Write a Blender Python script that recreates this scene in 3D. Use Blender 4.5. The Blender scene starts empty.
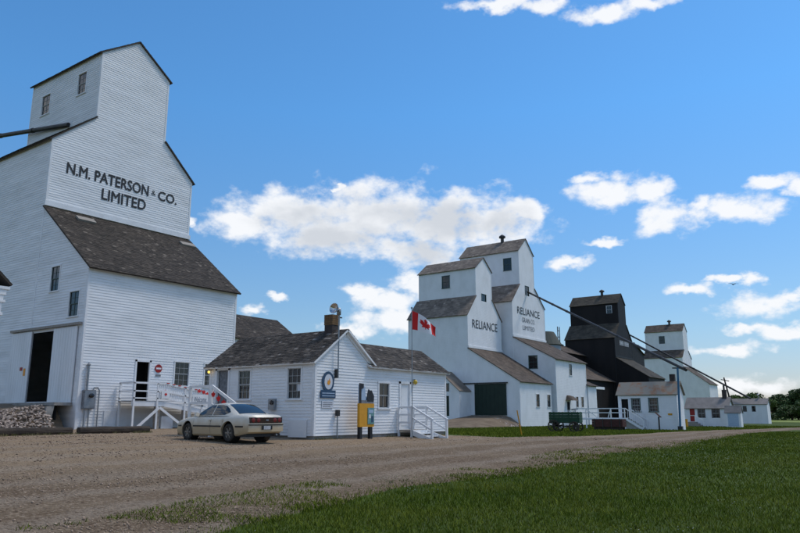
import bpy, bmesh, math, random
import numpy as np
from mathutils import Vector, Matrix
R = math.radians
random.seed(7)
rng = np.random.default_rng(11)
scene = bpy.context.scene
COL = scene.collection

# ------------------------------------------------------------------ camera, sky, sun, exposure
EYE, THETA, PITCH = 1.6, R(35.5), R(11.86)
cam = bpy.data.cameras.new('camera')
cam.sensor_width = 36.0
cam.lens = 31.5
cam.clip_start, cam.clip_end = 0.1, 9000
camo = bpy.data.objects.new('camera', cam)
COL.objects.link(camo)
camo.location = (0, 0, EYE)
camo.rotation_euler = (R(90) + PITCH, 0, THETA - R(90))
scene.camera = camo
scene.view_settings.view_transform = 'Standard'
scene.view_settings.look = 'None'
scene.view_settings.gamma = 1
scene.view_settings.exposure = 0.2
scene.render.engine = 'CYCLES'

SUN_TO = Vector((0.45, -0.26, 0.85)).normalized()
SKY_STRENGTH, SUN_STRENGTH = 0.082, 1.8
sun = bpy.data.lights.new('sun', 'SUN')
sun.energy = SUN_STRENGTH
sun.angle = R(12)
sun.color = (1.0, 0.91, 0.80)
suno = bpy.data.objects.new('sun', sun)
COL.objects.link(suno)
suno.rotation_euler = SUN_TO.to_track_quat('Z', 'Y').to_euler()
suno.location = (0, 0, 60)

# clouds: (azimuth from +Y towards +X, elevation, half width, half height) in degrees
CLOUDS = [(41.58,15.12,2.74,1.75),(46.07,15.90,4.98,2.25),(52.80,16.06,7.18,2.60),(58.31,15.46,5.89,2.60),(62.92,15.34,3.48,2.10),(65.02,16.21,1.64,1.12),(48.62,14.12,5.82,1.63),(56.18,13.20,4.19,1.47),(51.60,9.68,1.82,0.73),(54.09,9.12,3.72,1.14),(54.50,7.33,4.52,1.14),(55.75,10.34,2.08,1.14),(42.70,8.13,1.03,0.48),(44.26,9.06,0.80,0.32),(50.00,6.66,1.79,0.65),(71.91,17.16,3.11,1.24),(70.40,18.39,1.59,0.62),(74.99,17.17,1.65,1.06),(75.86,14.79,2.21,1.52),(80.96,14.98,3.14,1.17),(78.54,15.49,0.99,0.74),(83.49,16.46,1.97,0.64),(85.38,15.81,1.26,0.49),(68.85,11.86,1.89,0.56),(71.43,13.29,1.23,0.39),(77.31,9.32,1.84,0.45),(79.47,9.99,1.10,0.37),(81.35,9.77,0.93,0.58),(82.47,7.71,2.97,0.94),(83.17,5.72,1.89,0.57),(79.88,4.64,2.66,0.44),(83.93,8.17,1.26,0.57),(80.47,6.01,1.46,0.44),(63.51,32.17,4.07,0.50),(67.44,31.68,2.07,0.64),(72.45,30.57,3.11,0.84),(76.12,30.69,3.14,0.55),(37.24,14.83,0.62,0.31),(79.5,2.0,6.0,.55),(49.38,18.03,0.68,0.24)]

world = bpy.data.worlds.new('World')
scene.world = world
world.use_nodes = True
wn, wl = world.node_tree.nodes, world.node_tree.links
wn.clear()
def W(t, **k):
    n = wn.new(t)
    for a, v in k.items(): setattr(n, a, v)
    return n
def wmath(op, a, b=None, clamp=False):
    n = W('ShaderNodeMath', operation=op, use_clamp=clamp)
    for i, v in enumerate((a, b)):
        if v is None: continue
        if isinstance(v, (int, float)): n.inputs[i].default_value = v
        else: wl.new(v, n.inputs[i])
    return n.outputs[0]
def wramp(v, a, b):
    n = W('ShaderNodeMapRange', interpolation_type='SMOOTHSTEP')
    wl.new(v, n.inputs[0]); n.inputs[1].default_value = a; n.inputs[2].default_value = b
    return n.outputs[0]
sky = W('ShaderNodeTexSky', sky_type='NISHITA', sun_disc=False)
sky.sun_elevation = math.asin(SUN_TO.z)
sky.sun_rotation = math.atan2(SUN_TO.x, SUN_TO.y)
sky.air_density, sky.dust_density, sky.ozone_density = 1.0, 0.25, 3.0
skys = W('ShaderNodeMix', data_type='RGBA', blend_type='MULTIPLY')
skys.inputs[0].default_value = 1
wl.new(sky.outputs[0], skys.inputs[6])
tc = W('ShaderNodeTexCoord')
sep = W('ShaderNodeSeparateXYZ'); wl.new(tc.outputs['Generated'], sep.inputs[0])
az = wmath('DEGREES', wmath('ARCTAN2', sep.outputs[0], sep.outputs[1]))
el = wmath('DEGREES', wmath('ARCSINE', sep.outputs[2]))
tint = W('ShaderNodeValToRGB')      # clear prairie air: deep blue overhead, pale towards the horizon
wl.new(wmath('DIVIDE', el, 40.0, True), tint.inputs[0])
cr_ = tint.color_ramp; cr_.elements[0].color = tuple(SKY_STRENGTH*c for c in (.86,.80,.98)) + (1,); cr_.elements[1].position = .6; cr_.elements[1].color = tuple(SKY_STRENGTH*c for c in (.80,1.47,1.82)) + (1,)
e_ = cr_.elements.new(.16); e_.color = tuple(SKY_STRENGTH*c for c in (.92,1.08,1.20)) + (1,)
wl.new(tint.outputs[0], skys.inputs[7])
def wnoise(scale, detail, rough, offs=0.0, sz=1.7):
    mp = W('ShaderNodeMapping'); wl.new(tc.outputs['Generated'], mp.inputs[0])
    mp.inputs[3].default_value = (1, 1, sz); mp.inputs[1].default_value = (offs, offs, offs)
    n = W('ShaderNodeTexNoise'); wl.new(mp.outputs[0], n.inputs[0])
    n.inputs['Scale'].default_value = scale; n.inputs['Detail'].default_value = detail; n.inputs['Roughness'].default_value = rough
    return n
nw = wnoise(26, 4, .55)
nsep = W('ShaderNodeSeparateColor'); wl.new(nw.outputs['Color'], nsep.inputs[0])
azd = wmath('ADD', az, wmath('MULTIPLY', wmath('SUBTRACT', nsep.outputs[0], .5), 3.6))
eld = wmath('ADD', el, wmath('MULTIPLY', wmath('SUBTRACT', nsep.outputs[1], .5), 1.9))
cv = W('ShaderNodeCombineXYZ'); wl.new(azd, cv.inputs[0]); wl.new(eld, cv.inputs[1])
acc = None; big = None
for a, e, w, h in CLOUDS:
    m = W('ShaderNodeVectorMath', operation='MULTIPLY_ADD'); wl.new(cv.outputs[0], m.inputs[0])
    m.inputs[1].default_value = (1/w, 1/h, 0); m.inputs[2].default_value = (-a/w, -e/h, 0)
    ln = W('ShaderNodeVectorMath', operation='LENGTH'); wl.new(m.outputs[0], ln.inputs[0])
    acc = ln.outputs['Value'] if acc is None else wmath('MINIMUM', acc, ln.outputs['Value'])
    if w*h > 5 and e > 12: big = ln.outputs['Value'] if big is None else wmath('MINIMUM', big, ln.outputs['Value'])
inside = wmath('SUBTRACT', 1.15, acc)
inside = wmath('MAXIMUM', inside, -1.0)
# scattered fair-weather cloud over the rest of the sky
gen = wmath('MULTIPLY', wmath('SUBTRACT', wnoise(3.2, 3, .5, 4.0).outputs[0], .50), 5.0)
dv = W('ShaderNodeVectorMath', operation='DISTANCE'); wl.new(tc.outputs['Generated'], dv.inputs[0])
dv.inputs[1].default_value = (math.cos(R(16))*math.cos(THETA), math.cos(R(16))*math.sin(THETA), math.sin(R(16)))
gen = wmath('ADD', gen, wmath('MULTIPLY', wmath('SUBTRACT', wramp(dv.outputs['Value'], .62, .95), 1), 4.0))
inside = wmath('MAXIMUM', inside, gen)
nf = wnoise(24, 9, .58, 2.0, 1.5)
dens = wmath('ADD', inside, wmath('MULTIPLY', wmath('SUBTRACT', nf.outputs[0], .5), 2.5))
mask = wramp(dens, -0.12, 0.80)
mask = wmath('MULTIPLY', mask, 0.97)
thick = wmath('MAXIMUM', wmath('MAXIMUM', wmath('SUBTRACT', 1.1, big), wmath('SUBTRACT', gen, .3)), -.15)      # only the deep clouds have grey bellies
shade = wramp(wmath('ADD', wmath('MULTIPLY', thick, .95), wmath('MULTIPLY', wmath('SUBTRACT', wnoise(13, 6, .5, 7.0).outputs[0], .47), 2.0)), .10, 1.15)
cc = W('ShaderNodeMix', data_type='RGBA'); wl.new(shade, cc.inputs[0])
cc.inputs[6].default_value = (0.83, 0.845, 0.87, 1); cc.inputs[7].default_value = (0.57, 0.60, 0.645, 1)
fin = W('ShaderNodeMix', data_type='RGBA'); wl.new(mask, fin.inputs[0])
wl.new(skys.outputs[2], fin.inputs[6]); wl.new(cc.outputs[2], fin.inputs[7])
bg = W('ShaderNodeBackground'); wl.new(fin.outputs[2], bg.inputs[0]); bg.inputs[1].default_value = 1.0
wo = W('ShaderNodeOutputWorld'); wl.new(bg.outputs[0], wo.inputs[0])

# ------------------------------------------------------------------ materials
def mat(name, c1, c2=None, scale=3.0, rough=.7, bump=0., bscale=40., stretch=(1,1,1), detail=6, island=0., fleck=None, metal=0., spec=.4, lo=.35, hi=.65, courses=0., bstretch=(1,1,1), bdist=.02):
    m = bpy.data.materials.new(name); m.use_nodes = True
    N, L = m.node_tree.nodes, m.node_tree.links
    b = N['Principled BSDF']
    b.inputs['Roughness'].default_value = rough; b.inputs['Metallic'].default_value = metal
    b.inputs['Specular IOR Level'].default_value = spec
    geo = N.new('ShaderNodeNewGeometry')
    src = None
    if c2 is not None:
        mp = N.new('ShaderNodeMapping'); L.new(geo.outputs['Position'], mp.inputs[0]); mp.inputs[3].default_value = stretch
        nz = N.new('ShaderNodeTexNoise'); L.new(mp.outputs[0], nz.inputs[0])
        nz.inputs['Scale'].default_value = scale; nz.inputs['Detail'].default_value = detail; nz.inputs['Roughness'].default_value = .6
        mr = N.new('ShaderNodeMapRange'); L.new(nz.outputs[0], mr.inputs[0]); mr.inputs[1].default_value = lo; mr.inputs[2].default_value = hi
        mx = N.new('ShaderNodeMix'); mx.data_type = 'RGBA'
        L.new(mr.outputs[0], mx.inputs[0]); mx.inputs[6].default_value = (*c1, 1); mx.inputs[7].default_value = (*c2, 1)
        src = mx.outputs[2]
        if island:
            hs = N.new('ShaderNodeHueSaturation'); L.new(src, hs.inputs['Color'])
            mi = N.new('ShaderNodeMapRange'); L.new(geo.outputs['Random Per Island'], mi.inputs[0])
            mi.inputs[3].default_value = 1 - island; mi.inputs[4].default_value = 1 + island
            L.new(mi.outputs[0], hs.inputs['Value']); src = hs.outputs[0]
            if fleck:      # a few bleached pieces
                wn_ = N.new('ShaderNodeTexWhiteNoise'); wn_.noise_dimensions = '1D'; L.new(geo.outputs['Random Per Island'], wn_.inputs['W'])
                gt = N.new('ShaderNodeMapRange'); L.new(wn_.outputs['Value'], gt.inputs[0]); gt.inputs[1].default_value = 1-fleck[1]; gt.inputs[2].default_value = 1-fleck[1]*.5
                fx_ = N.new('ShaderNodeMix'); fx_.data_type = 'RGBA'; L.new(gt.outputs[0], fx_.inputs[0]); L.new(src, fx_.inputs[6]); fx_.inputs[7].default_value = (*fleck[0], 1); src = fx_.outputs[2]
        L.new(src, b.inputs['Base Color'])
    else:
        b.inputs['Base Color'].default_value = (*c1, 1)
    if bump or courses:
        bp = N.new('ShaderNodeBump'); bp.inputs['Strength'].default_value = 1; bp.inputs['Distance'].default_value = 1
        mp = N.new('ShaderNodeMapping'); L.new(geo.outputs['Position'], mp.inputs[0]); mp.inputs[3].default_value = bstretch
        nz = N.new('ShaderNodeTexNoise'); L.new(mp.outputs[0], nz.inputs[0]); nz.inputs['Scale'].default_value = bscale; nz.inputs['Detail'].default_value = 4
        h = N.new('ShaderNodeMath'); h.operation = 'MULTIPLY'; L.new(nz.outputs[0], h.inputs[0]); h.inputs[1].default_value = bump*bdist
        hh = h.outputs[0]
        if courses:   # fine lapped boards, too far away to build
            sp = N.new('ShaderNodeSeparateXYZ'); L.new(geo.outputs['Position'], sp.inputs[0])
            d = N.new('ShaderNodeMath'); d.operation = 'DIVIDE'; L.new(sp.outputs[2], d.inputs[0]); d.inputs[1].default_value = courses
            fr = N.new('ShaderNodeMath'); fr.operation = 'FRACT'; L.new(d.outputs[0], fr.inputs[0])
            sc = N.new('ShaderNodeMath'); sc.operation = 'MULTIPLY_ADD'; L.new(fr.outputs[0], sc.inputs[0]); sc.inputs[1].default_value = -.012; L.new(hh, sc.inputs[2])
            hh = sc.outputs[0]
        L.new(hh, bp.inputs['Height']); L.new(bp.outputs[0], b.inputs['Normal'])
    return m
M = {}
M['white'] = mat('white_paint', (.80,.81,.82), (.68,.69,.69), 1.1, .55, stretch=(1,1,.35), lo=.4, hi=.75)
M['sashgrey'] = mat('sash_paint', (.46,.47,.47), (.36,.37,.37), 4, .6)
M['board'] = mat('white_clapboard_paint', (.80,.81,.82), (.66,.67,.67), .9, .6, stretch=(.6,.6,2.2), lo=.42, hi=.80, island=.055, bump=.3, bscale=30, bstretch=(.3,.3,3))
M['farwhite'] = mat('far_white_paint', (.81,.82,.83), (.69,.70,.70), .8, .6, stretch=(1,1,.6), courses=.15, lo=.40, hi=.80, detail=9)
M['trim'] = mat('trim_paint', (.82,.83,.84), (.72,.72,.72), 2, .5)
M['black'] = mat('black_stain_boards', (.0075,.0060,.0062), (.015,.0122,.0118), .5, .65, stretch=(1,1,.3), courses=.18, spec=.25)
M['blacktrim'] = mat('black_trim', (.007,.006,.008), (.011,.010,.011), 1, .6)
M['shingle'] = mat('cedar_shingles_dark', (.024,.0185,.015), (.072,.057,.044), .9, .85, lo=.15, hi=.85, island=.45, fleck=((.15,.125,.10),.06), bump=.5, bscale=60, stretch=(1,1,1))
M['shingle_worn'] = mat('cedar_shingles_worn', (.042,.035,.029), (.13,.108,.088), 1.6, .9, island=.5, fleck=((.24,.215,.19),.05), bump=.5, bscale=60, lo=.40, hi=.80)
M['shingle_grey'] = mat('weathered_shingles', (.13,.105,.088), (.25,.205,.165), .7, .9, island=.25, lo=.3, hi=.7, fleck=((.34,.29,.24),.06))
M['shingle_brown'] = mat('brown_shingles', (.070,.052,.040), (.13,.10,.078), .8, .9, island=.2)
M['shingle_olive'] = mat('dark_olive_shingles', (.040,.035,.027), (.075,.064,.048), .8, .9, island=.2)
M['metalroof'] = mat('rusty_metal_roof', (.22,.20,.165), (.25,.125,.06), .9, .55, lo=.48, hi=.62, bump=.4, bscale=3)
M['greyroof'] = mat('grey_roof', (.16,.15,.14), (.23,.21,.20), 1.2, .8)
M['glass'] = mat('window_glass', (.012,.015,.018), rough=.04, spec=.6)
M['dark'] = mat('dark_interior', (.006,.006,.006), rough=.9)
M['concrete'] = mat('concrete', (.34,.33,.31), (.22,.21,.19), 2.5, .9, bump=.5, bscale=20)
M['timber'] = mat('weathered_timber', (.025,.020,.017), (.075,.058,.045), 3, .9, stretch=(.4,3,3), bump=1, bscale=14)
M['rawwood'] = mat('grey_wood', (.24,.21,.18), (.36,.33,.29), 3, .85, stretch=(.5,4,4))
M['green'] = mat('dark_green_paint', (.006,.020,.013), (.010,.028,.018), 2, .6)
M['wagongreen'] = mat('wagon_green_paint', (.012,.050,.026), (.02,.07,.035), 3, .7)
M['greenframe'] = mat('green_window_frame', (.05,.09,.08), (.07,.11,.10), 3, .6)
M['red'] = mat('red_paint', (.36,.018,.015), (.28,.015,.012), 2, .5)
M['maroon'] = mat('faded_maroon_paint', (.045,.014,.012), (.085,.03,.025), 4, .8, stretch=(1,1,4))
M['blue'] = mat('sign_blue', (.022,.06,.12), (.03,.075,.14), 5, .5)
M['orange'] = mat('sign_orange', (.75,.30,.02), rough=.5)
M['yellow'] = mat('sign_yellow', (.68,.32,.015), (.60,.27,.012), 4, .5)
M['teal'] = mat('poster_teal', (.06,.22,.24), (.20,.34,.30), 6, .5)
M['paleblue'] = mat('panel_pale_blue', (.33,.44,.58), (.40,.5,.62), 5, .5)
M['letter'] = mat('black_lettering', (.012,.013,.016), (.035,.036,.04), 6, .6)
M['letter_faded'] = mat('faded_lettering', (.12,.13,.14), (.24,.25,.27), 8, .7)
M['offwhite'] = mat('white_lettering', (.62,.64,.68), rough=.6)
M['steel'] = mat('galvanised_steel', (.32,.34,.36), (.24,.26,.28), 3, .4, metal=.6)
M['bin'] = mat('corrugated_bin_steel', (.25,.29,.33), (.20,.23,.26), 1, .5, metal=.3)
M['binroof'] = mat('green_grey_roof', (.055,.065,.055), (.085,.09,.075), 1, .8)
M['darkmetal'] = mat('dark_pipe_metal', (.030,.030,.032), (.06,.055,.05), 2, .5, metal=.3)
M['bluepole'] = mat('blue_pole_paint', (.03,.12,.22), (.04,.15,.26), 2, .5)
M['brick'] = mat('chimney_brick', (.20,.115,.05), (.13,.08,.045), 5, .9)
M['soot'] = mat('sooty_brick', (.035,.03,.03), (.07,.055,.05), 6, .9)
M['chrome'] = mat('polished_horn_metal', (.55,.55,.55), rough=.12, metal=1)
M['bulb'] = mat('yellow_lamp_glass', (.6,.42,.05), rough=.3)
M['rubber'] = mat('tyre_rubber', (.014,.013,.012), (.05,.043,.035), 6, .85)
M['rim'] = mat('alloy_rim', (.25,.24,.22), (.15,.14,.125), 8, .4, metal=.6)
M['blackplastic'] = mat('black_plastic', (.012,.012,.013), rough=.5)
M['tail'] = mat('tail_lamp_dark_red', (.022,.004,.005), rough=.15, spec=.6)
M['taillit'] = mat('tail_lamp_red', (.16,.008,.010), rough=.2, spec=.6)
M['plate'] = mat('licence_plate', (.55,.55,.52), (.35,.36,.40), 14, .5)
M['flagred'] = mat('flag_red', (.62,.02,.02), rough=.8)
M['flagwhite'] = mat('flag_white', (.80,.80,.82), rough=.8)
M['bark'] = mat('bark', (.06,.045,.035), (.10,.08,.06), 6, .95)
M['leafdark'] = mat('dark_foliage', (.040,.075,.018), (.075,.118,.030), .25, .7, island=.5)
M['leafmid'] = mat('mid_foliage', (.065,.110,.020), (.11,.165,.035), .3, .7, island=.45)
M['leafbright'] = mat('yellow_green_foliage', (.18,.22,.025), (.26,.29,.04), .4, .7, island=.4)
M['stone'] = mat('rubble_stone', (.42,.35,.30), (.22,.175,.145), 5, .9, island=.4, bump=.6, bscale=25)
M['earth'] = mat('bare_earth', (.125,.088,.055), (.20,.150,.10), .8, .95, bump=1.2, bscale=9)
M['grassblade'] = mat('grass_blades', (0.092,0.128,0.013), (0.162,0.180,0.024), .35, .9, island=.45, spec=.04)
M['weed'] = mat('dry_weeds', (.13,.14,.045), (.22,.19,.10), 1.2, .8, island=.4, spec=.2)
M['flower'] = mat('clover_flower', (.42,.44,.36), rough=.8)
M['pebble'] = mat('pebbles', (0.235,0.165,0.115), (0.36,0.27,0.20), 3, .9, island=.5)
M['field'] = mat('far_field_sunlit_tone', (.15,.20,.025), (.20,.235,.035), .08, .9, bump=1, bscale=2)  # sunlight on the distant ground painted in as a brighter yellow-green
M['bird'] = mat('dark_feathers', (.015,.015,.02), rough=.7)

def lamp_material():
    m = bpy.data.materials.new('lit_yellow_lamp'); m.use_nodes = True
    b = m.node_tree.nodes['Principled BSDF']; b.inputs['Base Color'].default_value = (.8,.5,.1,1)
    b.inputs['Emission Color'].default_value = (1,.62,.10,1); b.inputs['Emission Strength'].default_value = 1.6
    return m
M['lit'] = lamp_material()

def ground_mats():
    # grass under the blades
    m = bpy.data.materials.new('lawn_ground'); m.use_nodes = True
    N, L = m.node_tree.nodes, m.node_tree.links; b = N['Principled BSDF']
    geo = N.new('ShaderNodeNewGeometry')
    def noise(s, d=6, st=(1,1,1)):
        mp = N.new('ShaderNodeMapping'); L.new(geo.outputs['Position'], mp.inputs[0]); mp.inputs[3].default_value = st
        n = N.new('ShaderNodeTexNoise'); L.new(mp.outputs[0], n.inputs[0]); n.inputs['Scale'].default_value = s; n.inputs['Detail'].default_value = d; n.inputs['Roughness'].default_value = .65
        return n.outputs[0]
    def rng_(v, a, b_):
        r = N.new('ShaderNodeMapRange'); L.new(v, r.inputs[0]); r.inputs[1].default_value = a; r.inputs[2].default_value = b_; return r.outputs[0]
    def mix(f, a, c):
        x = N.new('ShaderNodeMix'); x.data_type = 'RGBA'; L.new(f, x.inputs[0])
        for i, v in ((6, a), (7, c)):
            if isinstance(v, tuple): x.inputs[i].default_value = (*v, 1)
            else: L.new(v, x.inputs[i])
        return x.outputs[2]
    c = mix(rng_(noise(.22), .35, .65), (0.052,0.085,0.011), (0.082,0.118,0.015))
    c = mix(rng_(noise(6, 8), .45, .75), c, (.055,.060,.022))
    c = mix(rng_(noise(.06, 3), .55, .72), c, (.125,.125,.045))
    L.new(c, b.inputs['Base Color']); b.inputs['Roughness'].default_value = .9; b.inputs['Specular IOR Level'].default_value = .15
    bp = N.new('ShaderNodeBump'); bp.inputs['Distance'].default_value = .05; L.new(noise(14, 8), bp.inputs['Height']); L.new(bp.outputs[0], b.inputs['Normal'])
    M['lawn'] = m
    m = bpy.data.materials.new('gravel_surface'); m.use_nodes = True
    N, L = m.node_tree.nodes, m.node_tree.links; b = N['Principled BSDF']
    geo = N.new('ShaderNodeNewGeometry')
    c = mix(rng_(noise(1.0, 5, (.05,.70,1)), .42, .60), (0.176,0.124,0.076), (0.245,0.183,0.120))     # wheel tracks along the road
    c = mix(rng_(noise(.25, 4), .4, .7), c, (0.150,0.102,0.063))
    sy_ = N.new('ShaderNodeSeparateXYZ'); L.new(geo.outputs['Position'], sy_.inputs[0])
    yd = N.new('ShaderNodeMath'); yd.operation = 'MULTIPLY_ADD'; L.new(noise(.5, 5), yd.inputs[0]); yd.inputs[1].default_value = 5.0; L.new(sy_.outputs[1], yd.inputs[2])
    c = mix(rng_(yd.outputs[0], 16.6, 20.0), c, (0.318,0.230,0.144))       # fine tan dust of the yard
    tr = N.new('ShaderNodeMath'); tr.operation = 'MULTIPLY_ADD'; L.new(sy_.outputs[0], tr.inputs[0]); tr.inputs[1].default_value = -.045; L.new(sy_.outputs[1], tr.inputs[2])
    tn = N.new('ShaderNodeMath'); tn.operation = 'MULTIPLY_ADD'; L.new(noise(.35, 3), tn.inputs[0]); tn.inputs[1].default_value = 2.2; L.new(tr.outputs[0], tn.inputs[2])
    tm_ = N.new('ShaderNodeMath'); tm_.operation = 'MULTIPLY'; L.new(tn.outputs[0], tm_.inputs[0]); tm_.inputs[1].default_value = 3.1
    ts_ = N.new('ShaderNodeMath'); ts_.operation = 'SINE'; L.new(tm_.outputs[0], ts_.inputs[0])
    tk = N.new('ShaderNodeMapRange'); L.new(ts_.outputs[0], tk.inputs[0]); tk.inputs[1].default_value = -.2; tk.inputs[2].default_value = 1.0; tk.inputs[4].default_value = .45
    c = mix(tk.outputs[0], c, (.36,.30,.235))                          # pale packed wheel tracks
    vo = N.new('ShaderNodeTexVoronoi'); L.new(geo.outputs['Position'], vo.inputs[0]); vo.inputs['Scale'].default_value = 26
    sv = N.new('ShaderNodeSeparateColor'); L.new(vo.outputs['Color'], sv.inputs[0])
    c = mix(rng_(sv.outputs[0], .62, 1.0), c, (0.374,0.286,0.200))
    c = mix(rng_(sv.outputs[1], .70, 1.0), c, (0.094,0.059,0.036))
    c = mix(rng_(noise(60, 6), .5, .8), c, (0.103,0.066,0.039))
    L.new(c, b.inputs['Base Color']); b.inputs['Roughness'].default_value = .95; b.inputs['Specular IOR Level'].default_value = .15
    bp = N.new('ShaderNodeBump'); bp.inputs['Distance'].default_value = .03
    ad = N.new('ShaderNodeMath'); ad.operation = 'ADD'; L.new(noise(35, 6), ad.inputs[0])
    iv = N.new('ShaderNodeMath'); iv.operation = 'MULTIPLY'; L.new(vo.outputs['Distance'], iv.inputs[0]); iv.inputs[1].default_value = -.7
    L.new(iv.outputs[0], ad.inputs[1]); L.new(ad.outputs[0], bp.inputs['Height']); L.new(bp.outputs[0], b.inputs['Normal'])
    M['gravel'] = m
ground_mats()

def car_paint():
    m = bpy.data.materials.new('dusty_cream_car_paint'); m.use_nodes = True
    N, L = m.node_tree.nodes, m.node_tree.links; b = N['Principled BSDF']
    tcn = N.new('ShaderNodeTexCoord'); sp = N.new('ShaderNodeSeparateXYZ'); L.new(tcn.outputs['Object'], sp.inputs[0])
    nz = N.new('ShaderNodeTexNoise'); L.new(tcn.outputs['Object'], nz.inputs[0]); nz.inputs['Scale'].default_value = 4; nz.inputs['Detail'].default_value = 8
    ad = N.new('ShaderNodeMath'); ad.operation = 'MULTIPLY_ADD'; L.new(nz.outputs[0], ad.inputs[0]); ad.inputs[1].default_value = .35; L.new(sp.outputs[2], ad.inputs[2])
    r = N.new('ShaderNodeMapRange'); L.new(ad.outputs[0], r.inputs[0]); r.inputs[1].default_value = 1.12; r.inputs[2].default_value = .66
    mx = N.new('ShaderNodeMix'); mx.data_type = 'RGBA'; L.new(r.outputs[0], mx.inputs[0])
    mx.inputs[6].default_value = (.68,.64,.55,1); mx.inputs[7].default_value = (.46,.36,.225,1)     # road dust caked along the sills
    L.new(mx.outputs[2], b.inputs['Base Color'])
    rr = N.new('ShaderNodeMapRange'); L.new(r.outputs[0], rr.inputs[0]); rr.inputs[3].default_value = .22; rr.inputs[4].default_value = .7
    L.new(rr.outputs[0], b.inputs['Roughness'])
    return m
M['carpaint'] = car_paint()

# ------------------------------------------------------------------ helpers
ORG = {}
def _props(o, label, cat, group, kind):
    if label: o['label'] = label
    if cat: o['category'] = cat
    if group: o['group'] = group
    if kind: o['kind'] = kind
def thing(name, label, cat, loc=(0,0,0), rz=0, group=None, local=False):
    o = bpy.data.objects.new(name, None); COL.objects.link(o)
    o.location = loc; o.rotation_euler = (0, 0, rz); o.empty_display_size = .2
    ORG[o.name] = Vector((0,0,0)) if local else Vector(loc)
    _props(o, label, cat, group, None)
    return o
class MB:
    def __init__(s): s.v, s.f = [], []
    def quad(s, *p):
        n = len(s.v); s.v += [tuple(q) for q in p]; s.f.append(tuple(range(n, n+len(p)))); return s
    def box(s, a, b):
        x0,y0,z0 = a; x1,y1,z1 = b; n = len(s.v)
        s.v += [(x0,y0,z0),(x1,y0,z0),(x1,y1,z0),(x0,y1,z0),(x0,y0,z1),(x1,y0,z1),(x1,y1,z1),(x0,y1,z1)]
        s.f += [tuple(n+i for i in q) for q in ((0,3,2,1),(4,5,6,7),(0,1,5,4),(1,2,6,5),(2,3,7,6),(3,0,4,7))]; return s
    def bar(s, p0, p1, w, h=None, up=(0,0,1)):
        h = w if h is None else h
        p0, p1 = Vector(p0), Vector(p1); d = (p1-p0).normalized(); up = Vector(up)
        if abs(d.dot(up)) > .95: up = Vector((0,1,0))
        a = d.cross(up).normalized()*w/2; b = a.cross(d).normalized()*h/2; n = len(s.v)
        for p in (p0, p1): s.v += [tuple(p-a-b), tuple(p+a-b), tuple(p+a+b), tuple(p-a+b)]
        s.f += [tuple(n+i for i in q) for q in ((0,3,2,1),(4,5,6,7),(0,1,5,4),(1,2,6,5),(2,3,7,6),(3,0,4,7))]; return s
    def tube(s, p0, p1, r0, r1=None, n=10, cap=True):
        r1 = r0 if r1 is None else r1
        p0, p1 = Vector(p0), Vector(p1); d = (p1-p0).normalized()
        up = Vector((0,0,1)) if abs(d.z) < .95 else Vector((0,1,0))
        a = d.cross(up).normalized(); b = a.cross(d); k = len(s.v)
        for p, r in ((p0,r0),(p1,r1)):
            for i in range(n):
                t = 2*math.pi*i/n; s.v.append(tuple(p + a*math.cos(t)*r + b*math.sin(t)*r))
        for i in range(n): j = (i+1) % n; s.f.append((k+i, k+j, k+n+j, k+n+i))
        if cap: s.f += [tuple(range(k+n-1, k-1, -1)), tuple(range(k+n, k+2*n))]
        return s
    def path(s, pts, r, n=8):
        for a, b in zip(pts[:-1], pts[1:]): s.tube(a, b, r, n=n)
        return s
    def lathe(s, c, axis, prof, n=20):   # prof: (radius, along)
        c, ax = Vector(c), Vector(axis).normalized()
        up = Vector((0,0,1)) if abs(ax.z) < .95 else Vector((0,1,0))
        a = ax.cross(up).normalized(); b = a.cross(ax); k = len(s.v)
        for r, h in prof:
            for i in range(n):
                t = 2*math.pi*i/n; s.v.append(tuple(c + ax*h + a*math.cos(t)*r + b*math.sin(t)*r))
        for q in range(len(prof)-1):
            for i in range(n): j = (i+1) % n; s.f.append((k+q*n+i, k+q*n+j, k+(q+1)*n+j, k+(q+1)*n+i))
        return s
    def prism(s, pts, off):              # polygon extruded by vector off
        k, n, off = len(s.v), len(pts), Vector(off)
        s.v += [tuple(p) for p in pts] + [tuple(Vector(p)+off) for p in pts]
        s.f += [tuple(range(k, k+n)), tuple(range(k+2*n-1, k+n-1, -1))]
        for i in range(n): j = (i+1) % n; s.f.append((k+i, k+n+i, k+n+j, k+j))
        return s
    def build(s, name, m, parent=None, label=None, cat=None, group=None, kind=None, base=None, smooth=False):
        o_ = ORG[parent.name] if parent is not None else Vector(base if base is not None else (0,0,0))
        v = np.array(s.v, dtype=float).reshape(-1, 3) - np.array(o_)
        me = bpy.data.meshes.new(name); me.from_pydata(v.tolist(), [], s.f)
        me.materials.append(M[m] if isinstance(m, str) else m)
        if smooth: me.polygons.foreach_set('use_smooth', [True]*len(me.polygons))
        me.update()
        o = bpy.data.objects.new(name, me); COL.objects.link(o)
        if parent is not None: o.parent = parent
        else: o.location = o_
        ORG[o.name] = o_.copy()
        _props(o, label, cat, group, kind)
        return o

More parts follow.
